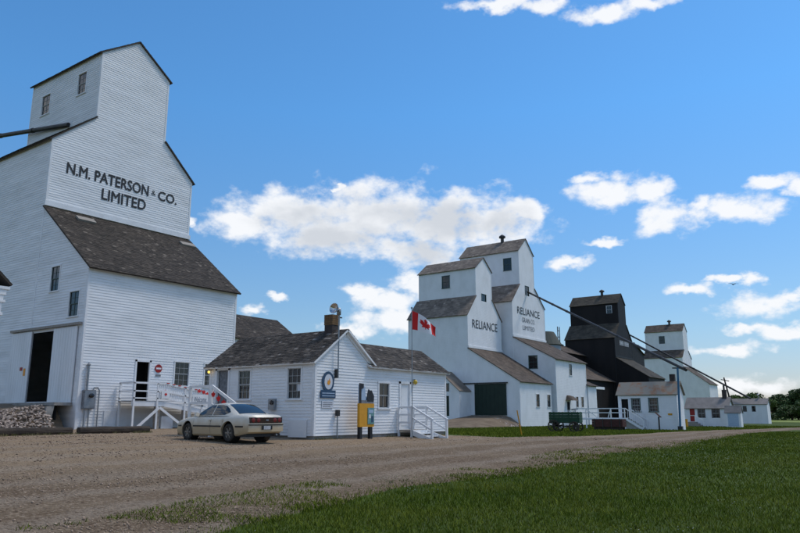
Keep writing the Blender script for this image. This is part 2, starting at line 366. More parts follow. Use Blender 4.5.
# --- planes a wall can lie in: (u, z, d) -> world, d outward
def plane(face, c):
    return {'-Y': lambda u, z, d=0: (u, c-d, z), '+Y': lambda u, z, d=0: (u, c+d, z),
            '-X': lambda u, z, d=0: (c-d, u, z), '+X': lambda u, z, d=0: (c+d, u, z)}[face]
def span(poly, z):
    us = []
    for (u0,z0),(u1,z1) in zip(poly, poly[1:]+poly[:1]):
        if (z0-z)*(z1-z) <= 0 and z0 != z1: us.append(u0+(u1-u0)*(z-z0)/(z1-z0))
    return (min(us), max(us)) if us else None
def wall_rows(poly, holes=(), course=None, proud=.016):
    """trapezoids of a wall polygon, course by course, with rectangular holes; yields (course number, quads)"""
    zs = sorted({z for _, z in poly}); z0, z1 = zs[0], zs[-1]
    cuts = set(zs) | {h[2] for h in holes} | {h[3] for h in holes}
    n = 1 if not course else max(1, math.ceil((z1-z0)/course - 1e-6))
    step = course if course else z1-z0
    for i in range(n):
        a, b = z0+i*step, min(z0+(i+1)*step, z1)
        cs = sorted({a, b} | {c for c in cuts if a+1e-4 < c < b-1e-4})
        out = []
        for p, q in zip(cs[:-1], cs[1:]):
            if q-p < 1e-4: continue
            sp, sq = span(poly, p+1e-5), span(poly, q-1e-5)
            if not sp or not sq: continue
            hs = sorted((h[0], h[1]) for h in holes if h[2] < (p+q)/2 < h[3])
            segs = []; l0, l1 = sp[0], sq[0]
            for h0, h1 in hs: segs.append((l0, h0, l1, h0)); l0 = l1 = h1
            segs.append((l0, sp[1], l1, sq[1]))
            dp = proud*(1-(p-a)/step) if course else 0; dq = proud*(1-(q-a)/step) if course else 0
            if course:
                cut = []
                for s0, s1, t0, t1 in segs:
                    u = math.floor(max(s0,t0)/4.3)*4.3 + (i*1.71) % 4.3
                    while u < min(s1,t1)-.6:
                        if u > max(s0,t0)+.6: cut.append((s0, u-.002, t0, u-.002)); s0 = t0 = u+.002
                        u += 4.3
                    cut.append((s0, s1, t0, t1))
                segs = cut
            for s0, s1, t0, t1 in segs: out.append((s0, s1, t0, t1, p, q, dp, dq, p == a and bool(course)))
        yield i, out
def add_row(mb, P, quads):
    for s0, s1, t0, t1, p, q, dp, dq, lip in quads:
        mb.quad(P(s0,p,dp), P(s1,p,dp), P(t1,q,dq), P(t0,q,dq))
        if lip: mb.quad(P(s0,p,-.01), P(s1,p,-.01), P(s1,p,dp), P(s0,p,dp))
def wall(parent, P, poly, m, holes=(), course=None, boards=False, name='wall'):
    if boards:
        for i, qs in wall_rows(poly, holes, course):
            runs = []        # one object for each unbroken board of the course
            for q in qs:
                for r_ in runs:
                    if any(abs(p[5]-q[4]) < 1e-6 and min(p[1],q[1]) > max(p[0],q[0])+.01 for p in r_): r_.append(q); break
                else: runs.append([q])
            for r_ in runs:
                mb = MB(); add_row(mb, P, r_); mb.build('clapboard', m, parent)
        return None
    mb = MB()
    for i, qs in wall_rows(poly, holes, course): add_row(mb, P, qs)
    return mb.build('siding' if course else name, m, parent, kind='stuff' if course else None)

def window(parent, P, u0, u1, z0, z1, nu=3, nv=2, fm='trim', mm='sashgrey', case=.08, sashes=2, rec=.05, sill=True, bar=.015):
    f = MB()
    def bx(a0, b0, a1, b1, d0, d1):
        p = [P(a0,b0,d0), P(a1,b0,d0), P(a1,b1,d0), P(a0,b1,d0)]; q = [P(a0,b0,d1), P(a1,b0,d1), P(a1,b1,d1), P(a0,b1,d1)]
        n = len(f.v); f.v += p+q
        f.f += [tuple(n+i for i in k) for k in ((0,3,2,1),(4,5,6,7),(0,1,5,4),(1,2,6,5),(2,3,7,6),(3,0,4,7))]
    bx(u0-case, z0, u0, z1, -rec-.03, .035); bx(u1, z0, u1+case, z1, -rec-.03, .035)
    bx(u0-case-.02, z1, u1+case+.02, z1+case, -rec-.03, .045)
    if sill: bx(u0-case-.04, z0-.07, u1+case+.04, z0, -rec-.03, .08)
    w = f.build('window', fm, parent)
    zm = (z0+z1)/2
    spans = [(z0, zm, -rec), (zm, z1, -rec+.025)] if sashes == 2 else [(z0, z1, -rec)]
    f = MB()
    for a, b, d in spans:
        MB().quad(P(u0,a,d-.012), P(u1,a,d-.012), P(u1,b,d-.012), P(u0,b,d-.012)).build('pane', 'glass', w)
        s = .03
        bx(u0, a, u0+s, b, d-.01, d+.014); bx(u1-s, a, u1, b, d-.01, d+.014); bx(u0+s, a, u1-s, a+s, d-.01, d+.013); bx(u0+s, b-s, u1-s, b, d-.01, d+.013)
        for i in range(1, nu):
            u = u0+(u1-u0)*i/nu; bx(u-bar/2, a+s, u+bar/2, b-s, d-.01, d+.008)
        for j in range(1, nv):
            z = a+(b-a)*j/nv; bx(u0+s, z-bar/2, u1-s, z+bar/2, d-.01, d+.006)
    f.build('sash', mm, w)
    return w
def hole(u0, u1, z0, z1): return (u0, u1, z0, z1)

def slab(mb, E0, E1, R1, R0, t=.07):
    E0, E1, R1, R0 = map(Vector, (E0,E1,R1,R0)); n = (E1-E0).cross(R0-E0).normalized()
    if n.z < 0: n = -n
    k = len(mb.v); mb.v += [tuple(p) for p in (E0,E1,R1,R0)] + [tuple(p-n*t) for p in (E0,E1,R1,R0)]
    mb.f += [tuple(k+i for i in q) for q in ((0,1,2,3),(7,6,5,4),(0,4,5,1),(1,5,6,2),(2,6,7,3),(3,7,4,0))]
def shingles(mb, E0, E1, R1, R0, exp=.16, wid=.16, lift=.018, jit=.25):
    E0, E1, R1, R0 = map(Vector, (E0,E1,R1,R0)); n = (E1-E0).cross(R0-E0).normalized()
    if n.z < 0: n = -n
    U0 = (E1-E0).normalized(); V = (R0-E0); V = V-U0*V.dot(U0); H = V.length; V = V/H
    rows = int(H/exp)+1; rr = random.Random(int(H*7777))
    for r in range(rows):
        v0 = r*exp
        if v0 >= H-.01: break
        v1 = min(v0+exp*1.12, H); A, B = E0.lerp(R0, v0/H), E1.lerp(R1, v0/H); L = (B-A).length; u = -rr.random()*wid
        while u < L:
            w = wid*(.6+rr.random()*.9); a, b = max(u, 0), min(u+w-.006, L); u += w
            if b-a < .02: continue
            dv = max((rr.random()-.5)*exp*jit, -.03-v0); l = lift*(.6+.8*rr.random()); k = len(mb.v)
            e0 = A+V*dv; e1 = A+V*(v1-v0)
            mb.v += [tuple(e0+U0*a+n*l), tuple(e0+U0*b+n*l), tuple(e1+U0*b+n*.004), tuple(e1+U0*a+n*.004), tuple(e0+U0*a-n*.004), tuple(e0+U0*b-n*.004)]
            mb.f += [(k,k+1,k+2,k+3), (k+4,k+5,k+1,k)]
def roof(parent, slopes, m, deck='trim', exp=None, wid=.16, name='roof', edge=None, t=.08):
    mb = MB()
    for s in slopes: slab(mb, *s, t=t)
    r = mb.build(name, edge or m, parent)
    mb = MB()
    for s in slopes:
        if exp: shingles(mb, *s, exp=exp, wid=wid)
    if exp: mb.build('shingles', m, r, kind='stuff')
    return r
def text_mesh(parent, s, P, uc, z0, z1, width, m, d=.03, name='lettering', bold=0., shear=0, fat=0.):
    c = bpy.data.curves.new('tmp', 'FONT'); c.body = s; c.align_x = 'CENTER'; c.offset = bold; c.resolution_u = 3; c.shear = shear
    o = bpy.data.objects.new('tmp', c); COL.objects.link(o)
    dg = bpy.context.evaluated_depsgraph_get(); me = bpy.data.meshes.new_from_object(o.evaluated_get(dg))
    v = np.array([q.co[:] for q in me.vertices]); f = [tuple(p.vertices) for p in me.polygons]
    bpy.data.objects.remove(o); bpy.data.curves.remove(c); bpy.data.meshes.remove(me)
    mn, mx = v.min(0), v.max(0)
    mb = MB()
    for i, (du, dz) in enumerate(((0,0),(fat,0),(-fat,0),(0,fat),(0,-fat)) if fat else ((0,0),)):
        k = len(mb.v); mb.f += [tuple(k+j for j in q) for q in f]
        mb.v += [P(uc + du + (p[0]-(mn[0]+mx[0])/2)*width/(mx[0]-mn[0]), z0 + dz + (p[1]-mn[1])*(z1-z0)/(mx[1]-mn[1]), d+.0012*i) for p in v]
    return mb.build(name, m, parent)

# ------------------------------------------------------------------ terrain
_SY = np.array([-300,2,8,12,16,19.5,25,31,36,45,400.]); _SZ = np.array([0,0,.05,.20,.38,.56,.62,.65,.75,.78,.78])
def sstep(x, a, b):
    t = np.clip((np.asarray(x, float)-a)/(b-a), 0, 1); return t*t*(3-2*t)
def G(x, y):
    x, y = np.asarray(x, float), np.asarray(y, float)
    s = np.interp(y, _SY, _SZ)*.5 + .25*np.interp(y-1.2, _SY, _SZ) + .25*np.interp(y+1.2, _SY, _SZ)
    b = 1-.86*sstep(x, 25, 58)
    return s*b - .12*sstep(x, 55, 95)
def Gf(x, y): return float(G(x, y))
def fbm(x, y, seed=0):
    r = np.random.default_rng(seed); v = 0
    for k in range(5):
        a = r.uniform(0, 6.28, 3); f = .35*1.9**k
        v = v + (np.sin(f*(x*np.cos(a[0])+y*np.sin(a[0]))+a[1]) * np.sin(f*1.3*(y*np.cos(a[2])-x*np.sin(a[2]))+a[2]))/1.6**k
    return v
def grid_mesh(xs, ys, zf, name, m, label=None, kind='structure'):
    X, Y = np.meshgrid(xs, ys, indexing='ij'); Z = zf(X, Y)
    nx, ny = X.shape; v = np.stack([X, Y, Z], -1).reshape(-1, 3)
    i = np.arange(nx-1)[:,None]*ny + np.arange(ny-1)[None,:]
    f = np.stack([i, i+ny, i+ny+1, i+1], -1).reshape(-1, 4)
    me = bpy.data.meshes.new(name); me.from_pydata(v.tolist(), [], f.tolist()); me.materials.append(M[m])
    me.polygons.foreach_set('use_smooth', [True]*len(me.polygons)); me.update()
    o = bpy.data.objects.new(name, me); COL.objects.link(o); _props(o, label, None, None, kind); ORG[o.name] = Vector((0,0,0))
    return o
gx = np.concatenate([-np.geomspace(4000, 26, 26), np.arange(-24, 170, 1.5), np.geomspace(171, 5000, 30)])
gy = np.concatenate([-np.geomspace(4000, 26, 26), np.arange(-24, 66, 1.5), np.geomspace(67, 5000, 30)])
grid_mesh(gx, gy, lambda x, y: G(x, y), 'ground', 'lawn', 'green mown grass ground around the elevators')

grid_mesh(np.linspace(150,420,28), np.linspace(14,70,12), lambda x, y: G(x, y)+.05, 'field', 'field', 'field in front of the far trees, coloured yellow-green as if sunlit')
NEAR = np.array([(-60,7.4),(6.5,8.2),(9.7,9.1),(13,9.35),(16,9.1),(20,9.3),(26,9.95),(36,10.2),(52,11.0),(72,10.9),(95,8.5),(120,3.5),(160,-8),(300,-55)])
FAR = np.array([(-60,47),(31.0,47),(31.3,19.2),(33,17.4),(40,16.6),(52,17.2),(65,16.4),(79,14.9),(95,12.4),(120,7.5),(160,-3.5),(300,-50)])
def near_y(x): return np.interp(x, NEAR[:,0], NEAR[:,1]) + .22*fbm(np.asarray(x, float)*2.2, 3.0, 5)
def far_y(x): return np.interp(x, FAR[:,0], FAR[:,1]) + .12*fbm(np.asarray(x, float)*2.0, 9.0, 6)*(np.asarray(x) > 30)
def build_road():
    xs = np.concatenate([np.arange(-60, -10, 4.), np.arange(-10, 60, .5), np.arange(60, 130, 1.5), np.arange(130, 300, 8.)])
    ts = np.linspace(0, 1, 40)
    n0, f0 = near_y(xs)-1.2*(1-sstep(xs, 40, 70)), far_y(xs)
    X = np.repeat(xs[:,None], 40, 1); Y = n0[:,None] + (f0-n0)[:,None]*ts[None,:]
    Z = G(X, Y) + .03 + .012*fbm(X*1.2, Y*2.5, 3)
    Z -= .024*(1-sstep(Y-n0[:,None], .2, 1.4))
    Z[:,0] -= .03; Z[:,-1] -= .03
    v = np.stack([X,Y,Z], -1).reshape(-1,3); ny = 40
    i = np.arange(len(xs)-1)[:,None]*ny + np.arange(ny-1)[None,:]
    f = np.stack([i, i+ny, i+ny+1, i+1], -1).reshape(-1,4)
    me = bpy.data.meshes.new('gravel_road'); me.from_pydata(v.tolist(), [], f.tolist()); me.materials.append(M['gravel'])
    me.polygons.foreach_set('use_smooth', [True]*len(me.polygons)); me.update()
    o = bpy.data.objects.new('gravel_road', me); COL.objects.link(o); _props(o, 'brown gravel road and yard running past the buildings', None, None, 'structure')
build_road()

# ------------------------------------------------------------------ grain elevators
def elevator(label, x0, x1, ys, yb, z0, zs, c0, c1, zc, ze, zp, cyb, ya, zae, zat, wm, rm, tm='trim', course=None, boards=False,
             exp=None, wid=.3, lholes=(), fholes=(), sholes=(), ov=.22, vent=True, choles=(), drm=None):
    t = thing('grain_elevator', label, 'grain elevator', ((x0+x1)/2, (ys+yb)/2, z0), group='wooden grain elevators in a row')
    xp = (c0+c1)/2
    F, L, Rr = plane('-Y', ys), plane('-X', x0), plane('+X', x1)
    sign = [(x0,zat),(x1,zat),(x1,zs),(c1,zc),(c1,ze),(xp,zp),(c0,ze),(c0,zc),(x0,zs)]
    wall(t, F, sign, wm, sholes, course)
    left = [(ya,z0-.4),(yb,z0-.4),(yb,zs),(ys,zs),(ys,zat),(ya,zae)]
    wall(t, L, left, wm, lholes, course)
    wall(t, Rr, left, wm)
    wall(t, plane('+Y', yb), [(x0,z0-.4),(x1,z0-.4),(x1,zs),(c1,zc),(c0,zc),(x0,zs)], wm)
    af = [(x0,z0-.4),(x1,z0-.4),(x1,zae),(x0,zae)]
    wall(t, plane('-Y', ya), af, wm, fholes, course, boards)
    # cupola
    for face, c in (('-X', c0), ('+X', c1)):
        wall(t, plane(face, c), [(ys,zc-.3),(cyb,zc-.3),(cyb,ze),(ys,ze)], wm, choles if face == '-X' else (), course if face == '-X' else None, name='cupola_wall')
    wall(t, plane('+Y', cyb), [(c0,zc-.3),(c1,zc-.3),(c1,ze),(xp,zp),(c0,ze)], wm, name='cupola_wall')
    def slope(xe, zeave, xr, zr, y0, y1, o=ov):
        k = (zr-zeave)/(xr-xe); sgn = -1 if xr > xe else 1; e = xe+sgn*o; z = zeave-abs(k)*o
        up = .075
        return [(e,y0-.12,z+up),(e,y1+.15,z+up),(xr,y1+.15,zr+up),(xr,y0-.12,zr+up)]
    roof(t, [slope(x0,zs,c0,zc,ys,yb), slope(x1,zs,c1,zc,ys,yb)], rm, exp=exp, wid=wid, edge=rm, name='shoulder_roof')
    cr = roof(t, [slope(c0,ze,xp,zp,ys,cyb), slope(c1,ze,xp,zp,ys,cyb)], rm, exp=exp, wid=wid, edge=rm, name='cupola_roof')
    k = (zat-zae)/(ys-ya); o = .3
    roof(t, [[(x0-.12,ya-o,zae-k*o+.08),(x1+.12,ya-o,zae-k*o+.08),(x1+.12,ys-.0,zat+.08),(x0-.12,ys-.0,zat+.08)]], drm or rm, exp=exp, wid=wid, edge=drm or rm, name='driveway_roof')
    # trim
    for (P, u, a, b) in ((F,x0+.05,zat,zs-.05),(F,x1-.05,zat,zs-.05),(F,c0+.05,zc,ze-.1),(F,c1-.05,zc,ze-.1),(L,ya+.06,z0-.3,zae-.12),(plane('-Y',ya),x0+.06,z0-.3,zae-.1),(plane('-Y',ya),x1-.06,z0-.3,zae-.1),(L,ys+.05,z0+3.5,zs-.1),(L,yb-.06,z0,zs-.1),(plane('-X',c0),ys+.06,zc+.1,ze-.08),(plane('-X',c0),cyb-.06,zc+.1,ze-.08)):
        mb = MB(); mb.quad(P(u-.065,a,.026),P(u+.065,a,.026),P(u+.065,b,.026),P(u-.065,b,.026)); mb.quad(P(u-.065,a,0),P(u-.065,a,.026),P(u-.065,b,.026),P(u-.065,b,0)); mb.quad(P(u+.065,a,.026),P(u+.065,a,0),P(u+.065,b,0),P(u+.065,b,.026))
        mb.build('corner_board', tm, t)
    MB().box((x0-.07,ys-.12,zat+.10),(x1+.07,ys-.003,zat+.40)).build('sign_sill', tm, t)
    MB().box((x0-.05,ya-.10,zae-.18),(x1+.05,ya-.028,zae-.02)).build('fascia', tm, t)
    if vent:
        yv = ys + (cyb-ys)*.38
        MB().tube((xp-.1,yv,zp-.3),(xp-.1,yv,zp+.7),.26,n=10).lathe((xp-.1,yv,zp+.7),(0,0,1),[(.24,0),(.52,.0),(.50,.25),(.15,.5),(0,.5)],10).build('roof_vent', 'darkmetal', t)
    return t

# nearest elevator: two lines of black lettering
PX0, PX1, PYS, PYA = 20.93, 31.62, 41.66, 36.10
pl_h = [hole(38.95,41.35,2.25,6.2), hole(39.12,40.02,8.55,10.0), hole(36.82,37.78,6.9,8.3)]
pf_h = [hole(24.38,25.22,2.32,4.55), hole(27.02,28.05,3.26,4.68), hole(29.28,30.28,3.26,4.68)]
pc_h = [hole(48.05,49.15,22.85,24.35), hole(43.4,44.4,23.15,24.7)]
pat = elevator('towering white clapboard grain elevator at far left with two lines of black lettering', PX0, PX1, PYS, 52.0, .72, 18.5, 23.7, 29.05, 20.85, 25.6, 27.5, 50.7, PYA, 9.66, 14.0,
               'board', 'shingle', course=.155, boards=True, exp=.17, wid=.2, lholes=pl_h, fholes=pf_h, choles=pc_h, vent=False)
PF, PLf, PFS = plane('-Y', PYA), plane('-X', PX0), plane('-Y', PYS)
text_mesh(pat, 'N.M. PATERSON', PFS, 25.02, 16.50, 17.22, 5.95, 'letter', fat=.022)
text_mesh(pat, '&', PFS, 28.42, 16.66, 17.02, .34, 'letter', bold=.0)
text_mesh(pat, 'CO.', PFS, 29.58, 16.44, 17.10, 1.55, 'letter', fat=.022)
text_mesh(pat, 'LIMITED', PFS, 26.2, 15.42, 16.14, 3.30, 'letter', fat=.022)
window(pat, PLf, *pl_h[1], nu=2, nv=2, mm='greenframe'); window(pat, PLf, *pl_h[2], nu=2, nv=2, mm='greenframe')
for h in pf_h[1:]: window(pat, PF, *h, nu=3, nv=2)
for h in pc_h: window(pat, plane('-X', 23.7), *h, nu=2, nv=2)
# driveway sliding doors: one pushed aside, one half covering
track = MB().box((PX0-.20,36.2,6.36),(PX0-.03,43.8,6.50)); track.build('door_track', 'rawwood', pat)
def plank_door(u0, u1, z0, z1, n, mname, parent, d0=.06, d1=.11, P=None, nm='sliding_door'):
    dr = None; w = (u1-u0)/n
    mb = MB(); a, b = P(u0,z0,d0), P(u1,z1,d0+.02); mb.box([min(a[i],b[i]) for i in range(3)], [max(a[i],b[i]) for i in range(3)]); dr = mb.build(nm, mname, parent)
    for i in range(n):
        a, b = P(u0+i*w+.006,z0,d0+.022), P(u0+(i+1)*w-.006,z1,d1); MB().box([min(a[k],b[k]) for k in range(3)], [max(a[k],b[k]) for k in range(3)]).build('plank', mname, dr)
    return dr
plank_door(36.55, 38.95, 2.12, 6.30, 9, 'white', pat, P=PLf)
plank_door(41.35, 43.7, 2.2, 6.30, 9, 'white', pat, P=PLf)
# dark driveway behind the opening
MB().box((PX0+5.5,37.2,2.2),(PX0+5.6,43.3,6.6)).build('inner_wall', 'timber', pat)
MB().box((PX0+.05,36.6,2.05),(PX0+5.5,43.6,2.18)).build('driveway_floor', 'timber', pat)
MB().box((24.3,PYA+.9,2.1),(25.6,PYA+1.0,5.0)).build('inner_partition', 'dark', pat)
for a, b, c, d in ((24.27,2.32,24.38,4.66),(25.22,2.32,25.33,4.66),(24.27,4.55,25.33,4.66)):
    MB().box((a,PYA-.04,b),(c,PYA+.08,d)).build('door_casing', 'trim', pat)
# service hatch low in the wall
MB().box((22.55,PYA-.05,.85),(23.3,PYA-.02,1.75)).build('hatch', 'trim', pat)
for i in range(2):   # patched vents up on the driveway roof
    xx = (23.2, 30.9)[i]
    k = (14.0-9.66)/(PYS-PYA); yy = (40.9, 40.75)[i]; zz = 14.0-(PYS-yy)*k+.1
    MB().bar((xx-.6,yy,zz+.06),(xx+.6,yy,zz+.06),.45,.14,up=(0,-k,1)).build('roof_patch', 'rawwood', pat)
for (u, z, w, h, m_) in ((42.0,4.05,.3,.2,'red'),(41.65,3.75,.22,.42,'orange')):
    a, b = PLf(u,z,.112), PLf(u+w,z+h,.125); MB().box([min(a[k],b[k]) for k in range(3)],[max(a[k],b[k]) for k in range(3)]).build('notice', m_, pat)

# the twin white elevators
WN = dict(nu=2, nv=2, fm='farwhite', mm='greenframe')
ra_l = [hole(40.9,45.3,1.42,5.25)]; ra_f = [hole(84.95,85.95,2.45,4.05), hole(88.4,89.4,2.45,4.05)]; ra_c = [hole(50.45,51.6,18.85,20.55)]
ra_s = [hole(84.3,85.5,16.8,17.75)]
rla = elevator('shorter of the twin white grain elevators, one word of black lettering and green driveway door', 80.25, 89.8, 46.27, 55.8, -.05, 14.6, 82.65, 87.2, 17.3, 21.3, 23.0, 55.6, 39.03, 5.58, 10.0,
               'farwhite', 'shingle_grey', exp=.3, wid=.4, lholes=ra_l, fholes=ra_f, choles=ra_c, sholes=ra_s, vent=False, tm='farwhite', drm='shingle_brown')
RF = plane('-Y', 46.27)
text_mesh(rla, 'RELIANCE', RF, 85.05, 12.85, 14.0, 7.1, 'letter', bold=.0)
for h in ra_f: window(rla, plane('-Y', 39.03), *h, **WN)
window(rla, plane('-X', 82.65), *ra_c[0], nu=2, nv=2, fm='greenframe', mm='greenframe'); window(rla, RF, *ra_s[0], nu=2, nv=2, fm='greenframe', mm='greenframe', sashes=1, sill=False)
RL = plane('-X', 80.25)
plank_door(40.85, 45.35, 1.4, 5.3, 8, 'green', rla, P=RL)
plank_door(45.4, 47.6, 1.4, 5.3, 4, 'farwhite', rla, P=RL)
MB().box((80.02,40.6,5.34),(80.2,50.2,5.48)).build('door_track', 'darkmetal', rla)
rb_l = [hole(41.2,42.4,7.75,9.45)]; rb_f = [hole(95.2,96.2,6.9,8.45), hole(97.2,98.1,2.5,3.95), hole(99.2,100.1,2.5,3.95), hole(93.9,94.9,1.1,3.2)]
rb_s = [hole(95.0,96.2,18.9,20.3)]; rb_c = [hole(46.0,47.2,22.6,24.4)]
rlb = elevator('taller of the twin white grain elevators, faded three-line lettering and a long spout', 90.43, 101.6, 44.74, 54.9, -.1, 17.6, 93.1, 98.2, 20.3, 25.55, 27.7, 54.8, 38.54, 8.95, 12.25,
               'farwhite', 'shingle_grey', exp=.3, wid=.4, lholes=rb_l, fholes=rb_f, choles=rb_c, sholes=rb_s, tm='farwhite', drm='shingle_brown')
BF = plane('-Y', 44.74)
text_mesh(rlb, 'RELIANCE', BF, 95.9, 15.85, 16.9, 7.7, 'letter', bold=.0)
text_mesh(rlb, 'GRAIN CO.', BF, 95.75, 14.75, 15.45, 4.4, 'letter_faded', bold=.0)
text_mesh(rlb, 'LIMITED', BF, 95.75, 13.65, 14.3, 4.0, 'letter_faded', bold=.0)
for h in rb_f[:3]: window(rlb, plane('-Y', 38.54), *h, **WN)
window(rlb, plane('-X', 90.43), *rb_l[0], nu=2, nv=2, fm='greenframe', mm='greenframe'); window(rlb, BF, *rb_s[0], nu=2, nv=2, fm='greenframe', mm='greenframe', sill=False)
window(rlb, plane('-X', 93.1), *rb_c[0], nu=2, nv=2, fm='greenframe', mm='greenframe')
MB().box((93.95,38.6,1.1),(94.85,38.66,3.2)).build('door', 'dark', rlb)
aw = MB(); aw.quad((93.4,37.4,3.35),(95.4,37.4,3.35),(94.9,37.9,3.9),(93.9,37.9,3.9)); aw.quad((93.9,37.9,3.9),(94.9,37.9,3.9),(94.9,38.5,4.1),(93.9,38.5,4.1)); aw.quad((93.4,37.4,3.35),(93.9,37.9,3.9),(93.9,38.5,4.1),(93.4,38.5,3.4)); aw.quad((95.4,37.4,3.35),(94.9,37.9,3.9),(94.9,38.5,4.1),(95.4,38.5,3.4))
aw.build('awning', 'shingle_brown', rlb)

# black elevator
bk_c = [hole(46.3,47.3,21.3,22.8)]
blk = elevator('black stained grain elevator standing between the white ones', 134.8, 145.3, 45.0, 55.1, -.1, 16.2, 138.0, 142.4, 19.2, 23.4, 25.4, 55.0, 39.0, 8.4, 12.2,
               'black', 'shingle_olive', tm='blacktrim', exp=.4, wid=.6, choles=bk_c)
window(blk, plane('-X', 138.0), *bk_c[0], nu=2, nv=1, fm='offwhite', mm='offwhite', sill=False)
mb = MB(); xx = 137.6
for w in (.42,.30,.52,.36,.30,0,.46,.36,.36,.5,.34):      # white lettering, too far off to read
    if w:
        z1 = 15.75-(xx-137.6)*.0; mb.box((xx,44.95,z1-.95),(xx+w*.28,44.97,z1)); mb.box((xx+w*.62,44.95,z1-.95),(xx+w*.9,44.97,z1)); mb.box((xx+w*.28,44.95,z1-.55),(xx+w*.62,44.97,z1-.35))
    xx += w+.13 if w else .4
mb.build('lettering', 'offwhite', blk)
# lower crib beside it, and the open shed on the near side
def gable_shed(name, label, x0, x1, y0, y1, z0, ze, zr, wm, rm, ridge='X', cat='shed', ov=.25, exp=None, wid=.4, holes=None, course=None, tm=None, group=None, one=False, boards=False, yr=None):
    t = thing(name, label, cat, ((x0+x1)/2,(y0+y1)/2,z0), group=group); holes = holes or {}; up = .075
    zb = z0-.4
    if ridge == 'X':
        ym = yr if yr is not None else (y0+y1)/2
        side = [(y0,zb),(y1,zb),(y1,ze),(ym,zr),(y0,ze)]
        wall(t, plane('-X',x0), side, wm, holes.get('-X',()), course, boards); wall(t, plane('+X',x1), side, wm)
        fr = [(x0,zb),(x1,zb),(x1,ze),(x0,ze)]
        wall(t, plane('-Y',y0), fr, wm, holes.get('-Y',()), course, boards); wall(t, plane('+Y',y1), fr, wm)
        k = (zr-ze)/(ym-y0); k2 = (zr-ze)/(y1-ym)
        sl = [[(x0-ov,y0-ov,ze-k*ov+up),(x1+ov,y0-ov,ze-k*ov+up),(x1+ov,ym,zr+up),(x0-ov,ym,zr+up)], [(x0-ov,y1+ov,ze-k2*ov+up),(x1+ov,y1+ov,ze-k2*ov+up),(x1+ov,ym,zr+up),(x0-ov,ym,zr+up)]]
    else:
        xm = (x0+x1)/2
        side = [(x0,zb),(x1,zb),(x1,ze),(xm,zr),(x0,ze)]
        wall(t, plane('-Y',y0), side, wm, holes.get('-Y',()), course, boards); wall(t, plane('+Y',y1), side, wm)
        fr = [(y0,zb),(y1,zb),(y1,ze),(y0,ze)]
        wall(t, plane('-X',x0), fr, wm, holes.get('-X',()), course, boards); wall(t, plane('+X',x1), fr, wm)
        k = (zr-ze)/(xm-x0)
        sl = [[(x0-ov,y0-ov,ze-k*ov+up),(x0-ov,y1+ov,ze-k*ov+up),(xm,y1+ov,zr+up),(xm,y0-ov,zr+up)], [(x1+ov,y0-ov,ze-k*ov+up),(x1+ov,y1+ov,ze-k*ov+up),(xm,y1+ov,zr+up),(xm,y0-ov,zr+up)]]
    roof(t, sl, rm, exp=exp, wid=wid)
    return t
gable_shed('storage_crib', 'black timber grain crib against the far side of the black elevator', 145.6, 160, 47.0, 54.5, -.1, 14.4, 16.6, 'black', 'shingle_olive', 'Y', 'storage crib', exp=.4, wid=.6)
t = thing('lean_to_shed', 'black lean-to shed with brown roof between the white and black elevators', 'shed', (124,48,0))
roof(t, [[(110,45.2,7.5),(134.7,45.2,7.5),(134.7,51.2,11.0),(110,51.2,11.0)]], 'shingle_brown', exp=.4, wid=.6)
wall(t, plane('-Y',45.6), [(110,-.4),(134.7,-.4),(134.7,7.55),(110,7.55)], 'black'); wall(t, plane('-X',110.2), [(45.6,-.4),(51,-.4),(51,10.8),(45.6,7.6)], 'black')
roof(t, [[(124,50.6,12.7),(134.7,50.6,12.7),(134.7,55,14.9),(124,55,14.9)]], 'shingle_brown', exp=.4, wid=.6, name='upper_roof')
wall(t, plane('-Y',51.0), [(124,10.6),(134.7,10.6),(134.7,12.8),(124,12.8)], 'black'); wall(t, plane('-X',124.1), [(51.0,10),(55,10),(55,14.8),(51.0,12.7)], 'black')
MB().box((99.3+8,39.5,5.35),(104.0+8,39.8,5.75)).build('beam', 'farwhite', t)

# farthest white elevator
fw_c = [hole(49.6,50.9,19.3,21.2)]
fwe = elevator('farthest white grain elevator with rusty brown cupola roof', 185.4, 194.6, 45.0, 54.6, -.15, 15.6, 187.6, 191.9, 17.5, 22.5, 24.4, 54.5, 39.27, 8.8, 13.1,
               'farwhite', 'shingle_brown', exp=.5, wid=.7, choles=fw_c, tm='farwhite')
window(fwe, plane('-X', 187.6), *fw_c[0], nu=2, nv=1, fm='greenframe', mm='greenframe', sill=False)

# steel bin between twin and black elevators
t = thing('steel_bin', 'grey steel storage bin with dark roof beside the taller twin elevator', 'storage bin', (113.6,50.2,0))
prof = []
for i in range(44): prof += [(2.75, i*.3), (2.70, i*.3+.15)]
MB().lathe((113.6,50.2,0),(0,0,1),prof,28).build('shell', 'bin', t, smooth=True)
MB().lathe((113.6,50.2,13.2),(0,0,1),[(2.75,-.2),(3.0,-.05),(1.7,2.2),(1.6,2.25),(0,2.35)],28).build('cone_roof', 'binroof', t)
MB().bar((116.2,48.8,13.3),(116.2,48.8,16.6),.12).bar((117.0,48.8,13.3),(117.0,48.8,16.6),.12).bar((116.2,48.8,15.9),(117.0,48.8,15.9),.1).bar((116.2,48.8,14.8),(117.0,48.8,14.8),.1).bar((115.5,48.8,13.8),(118.4,48.8,13.4),.25).build('roof_ladder', 'darkmetal', t)
mb = MB(); n1, n2 = 14, 12
for i in range(n1):
    for j in range(n2):
        x = 80.1-i*.95; y = 38.6+j*.82; e = min(1, j/2.5)*min(1, (n2-1-j)/2.0)
        mb.v.append((x, y, Gf(x,y)-.06+(1.38*max(0, 1-i/(n1-1))**.8)*e+.05*float(fbm(x,y,9))*e))
for i in range(n1-1):
    for j in range(n2-1): mb.f.append((i*n2+j, (i+1)*n2+j, (i+1)*n2+j+1, i*n2+j+1))
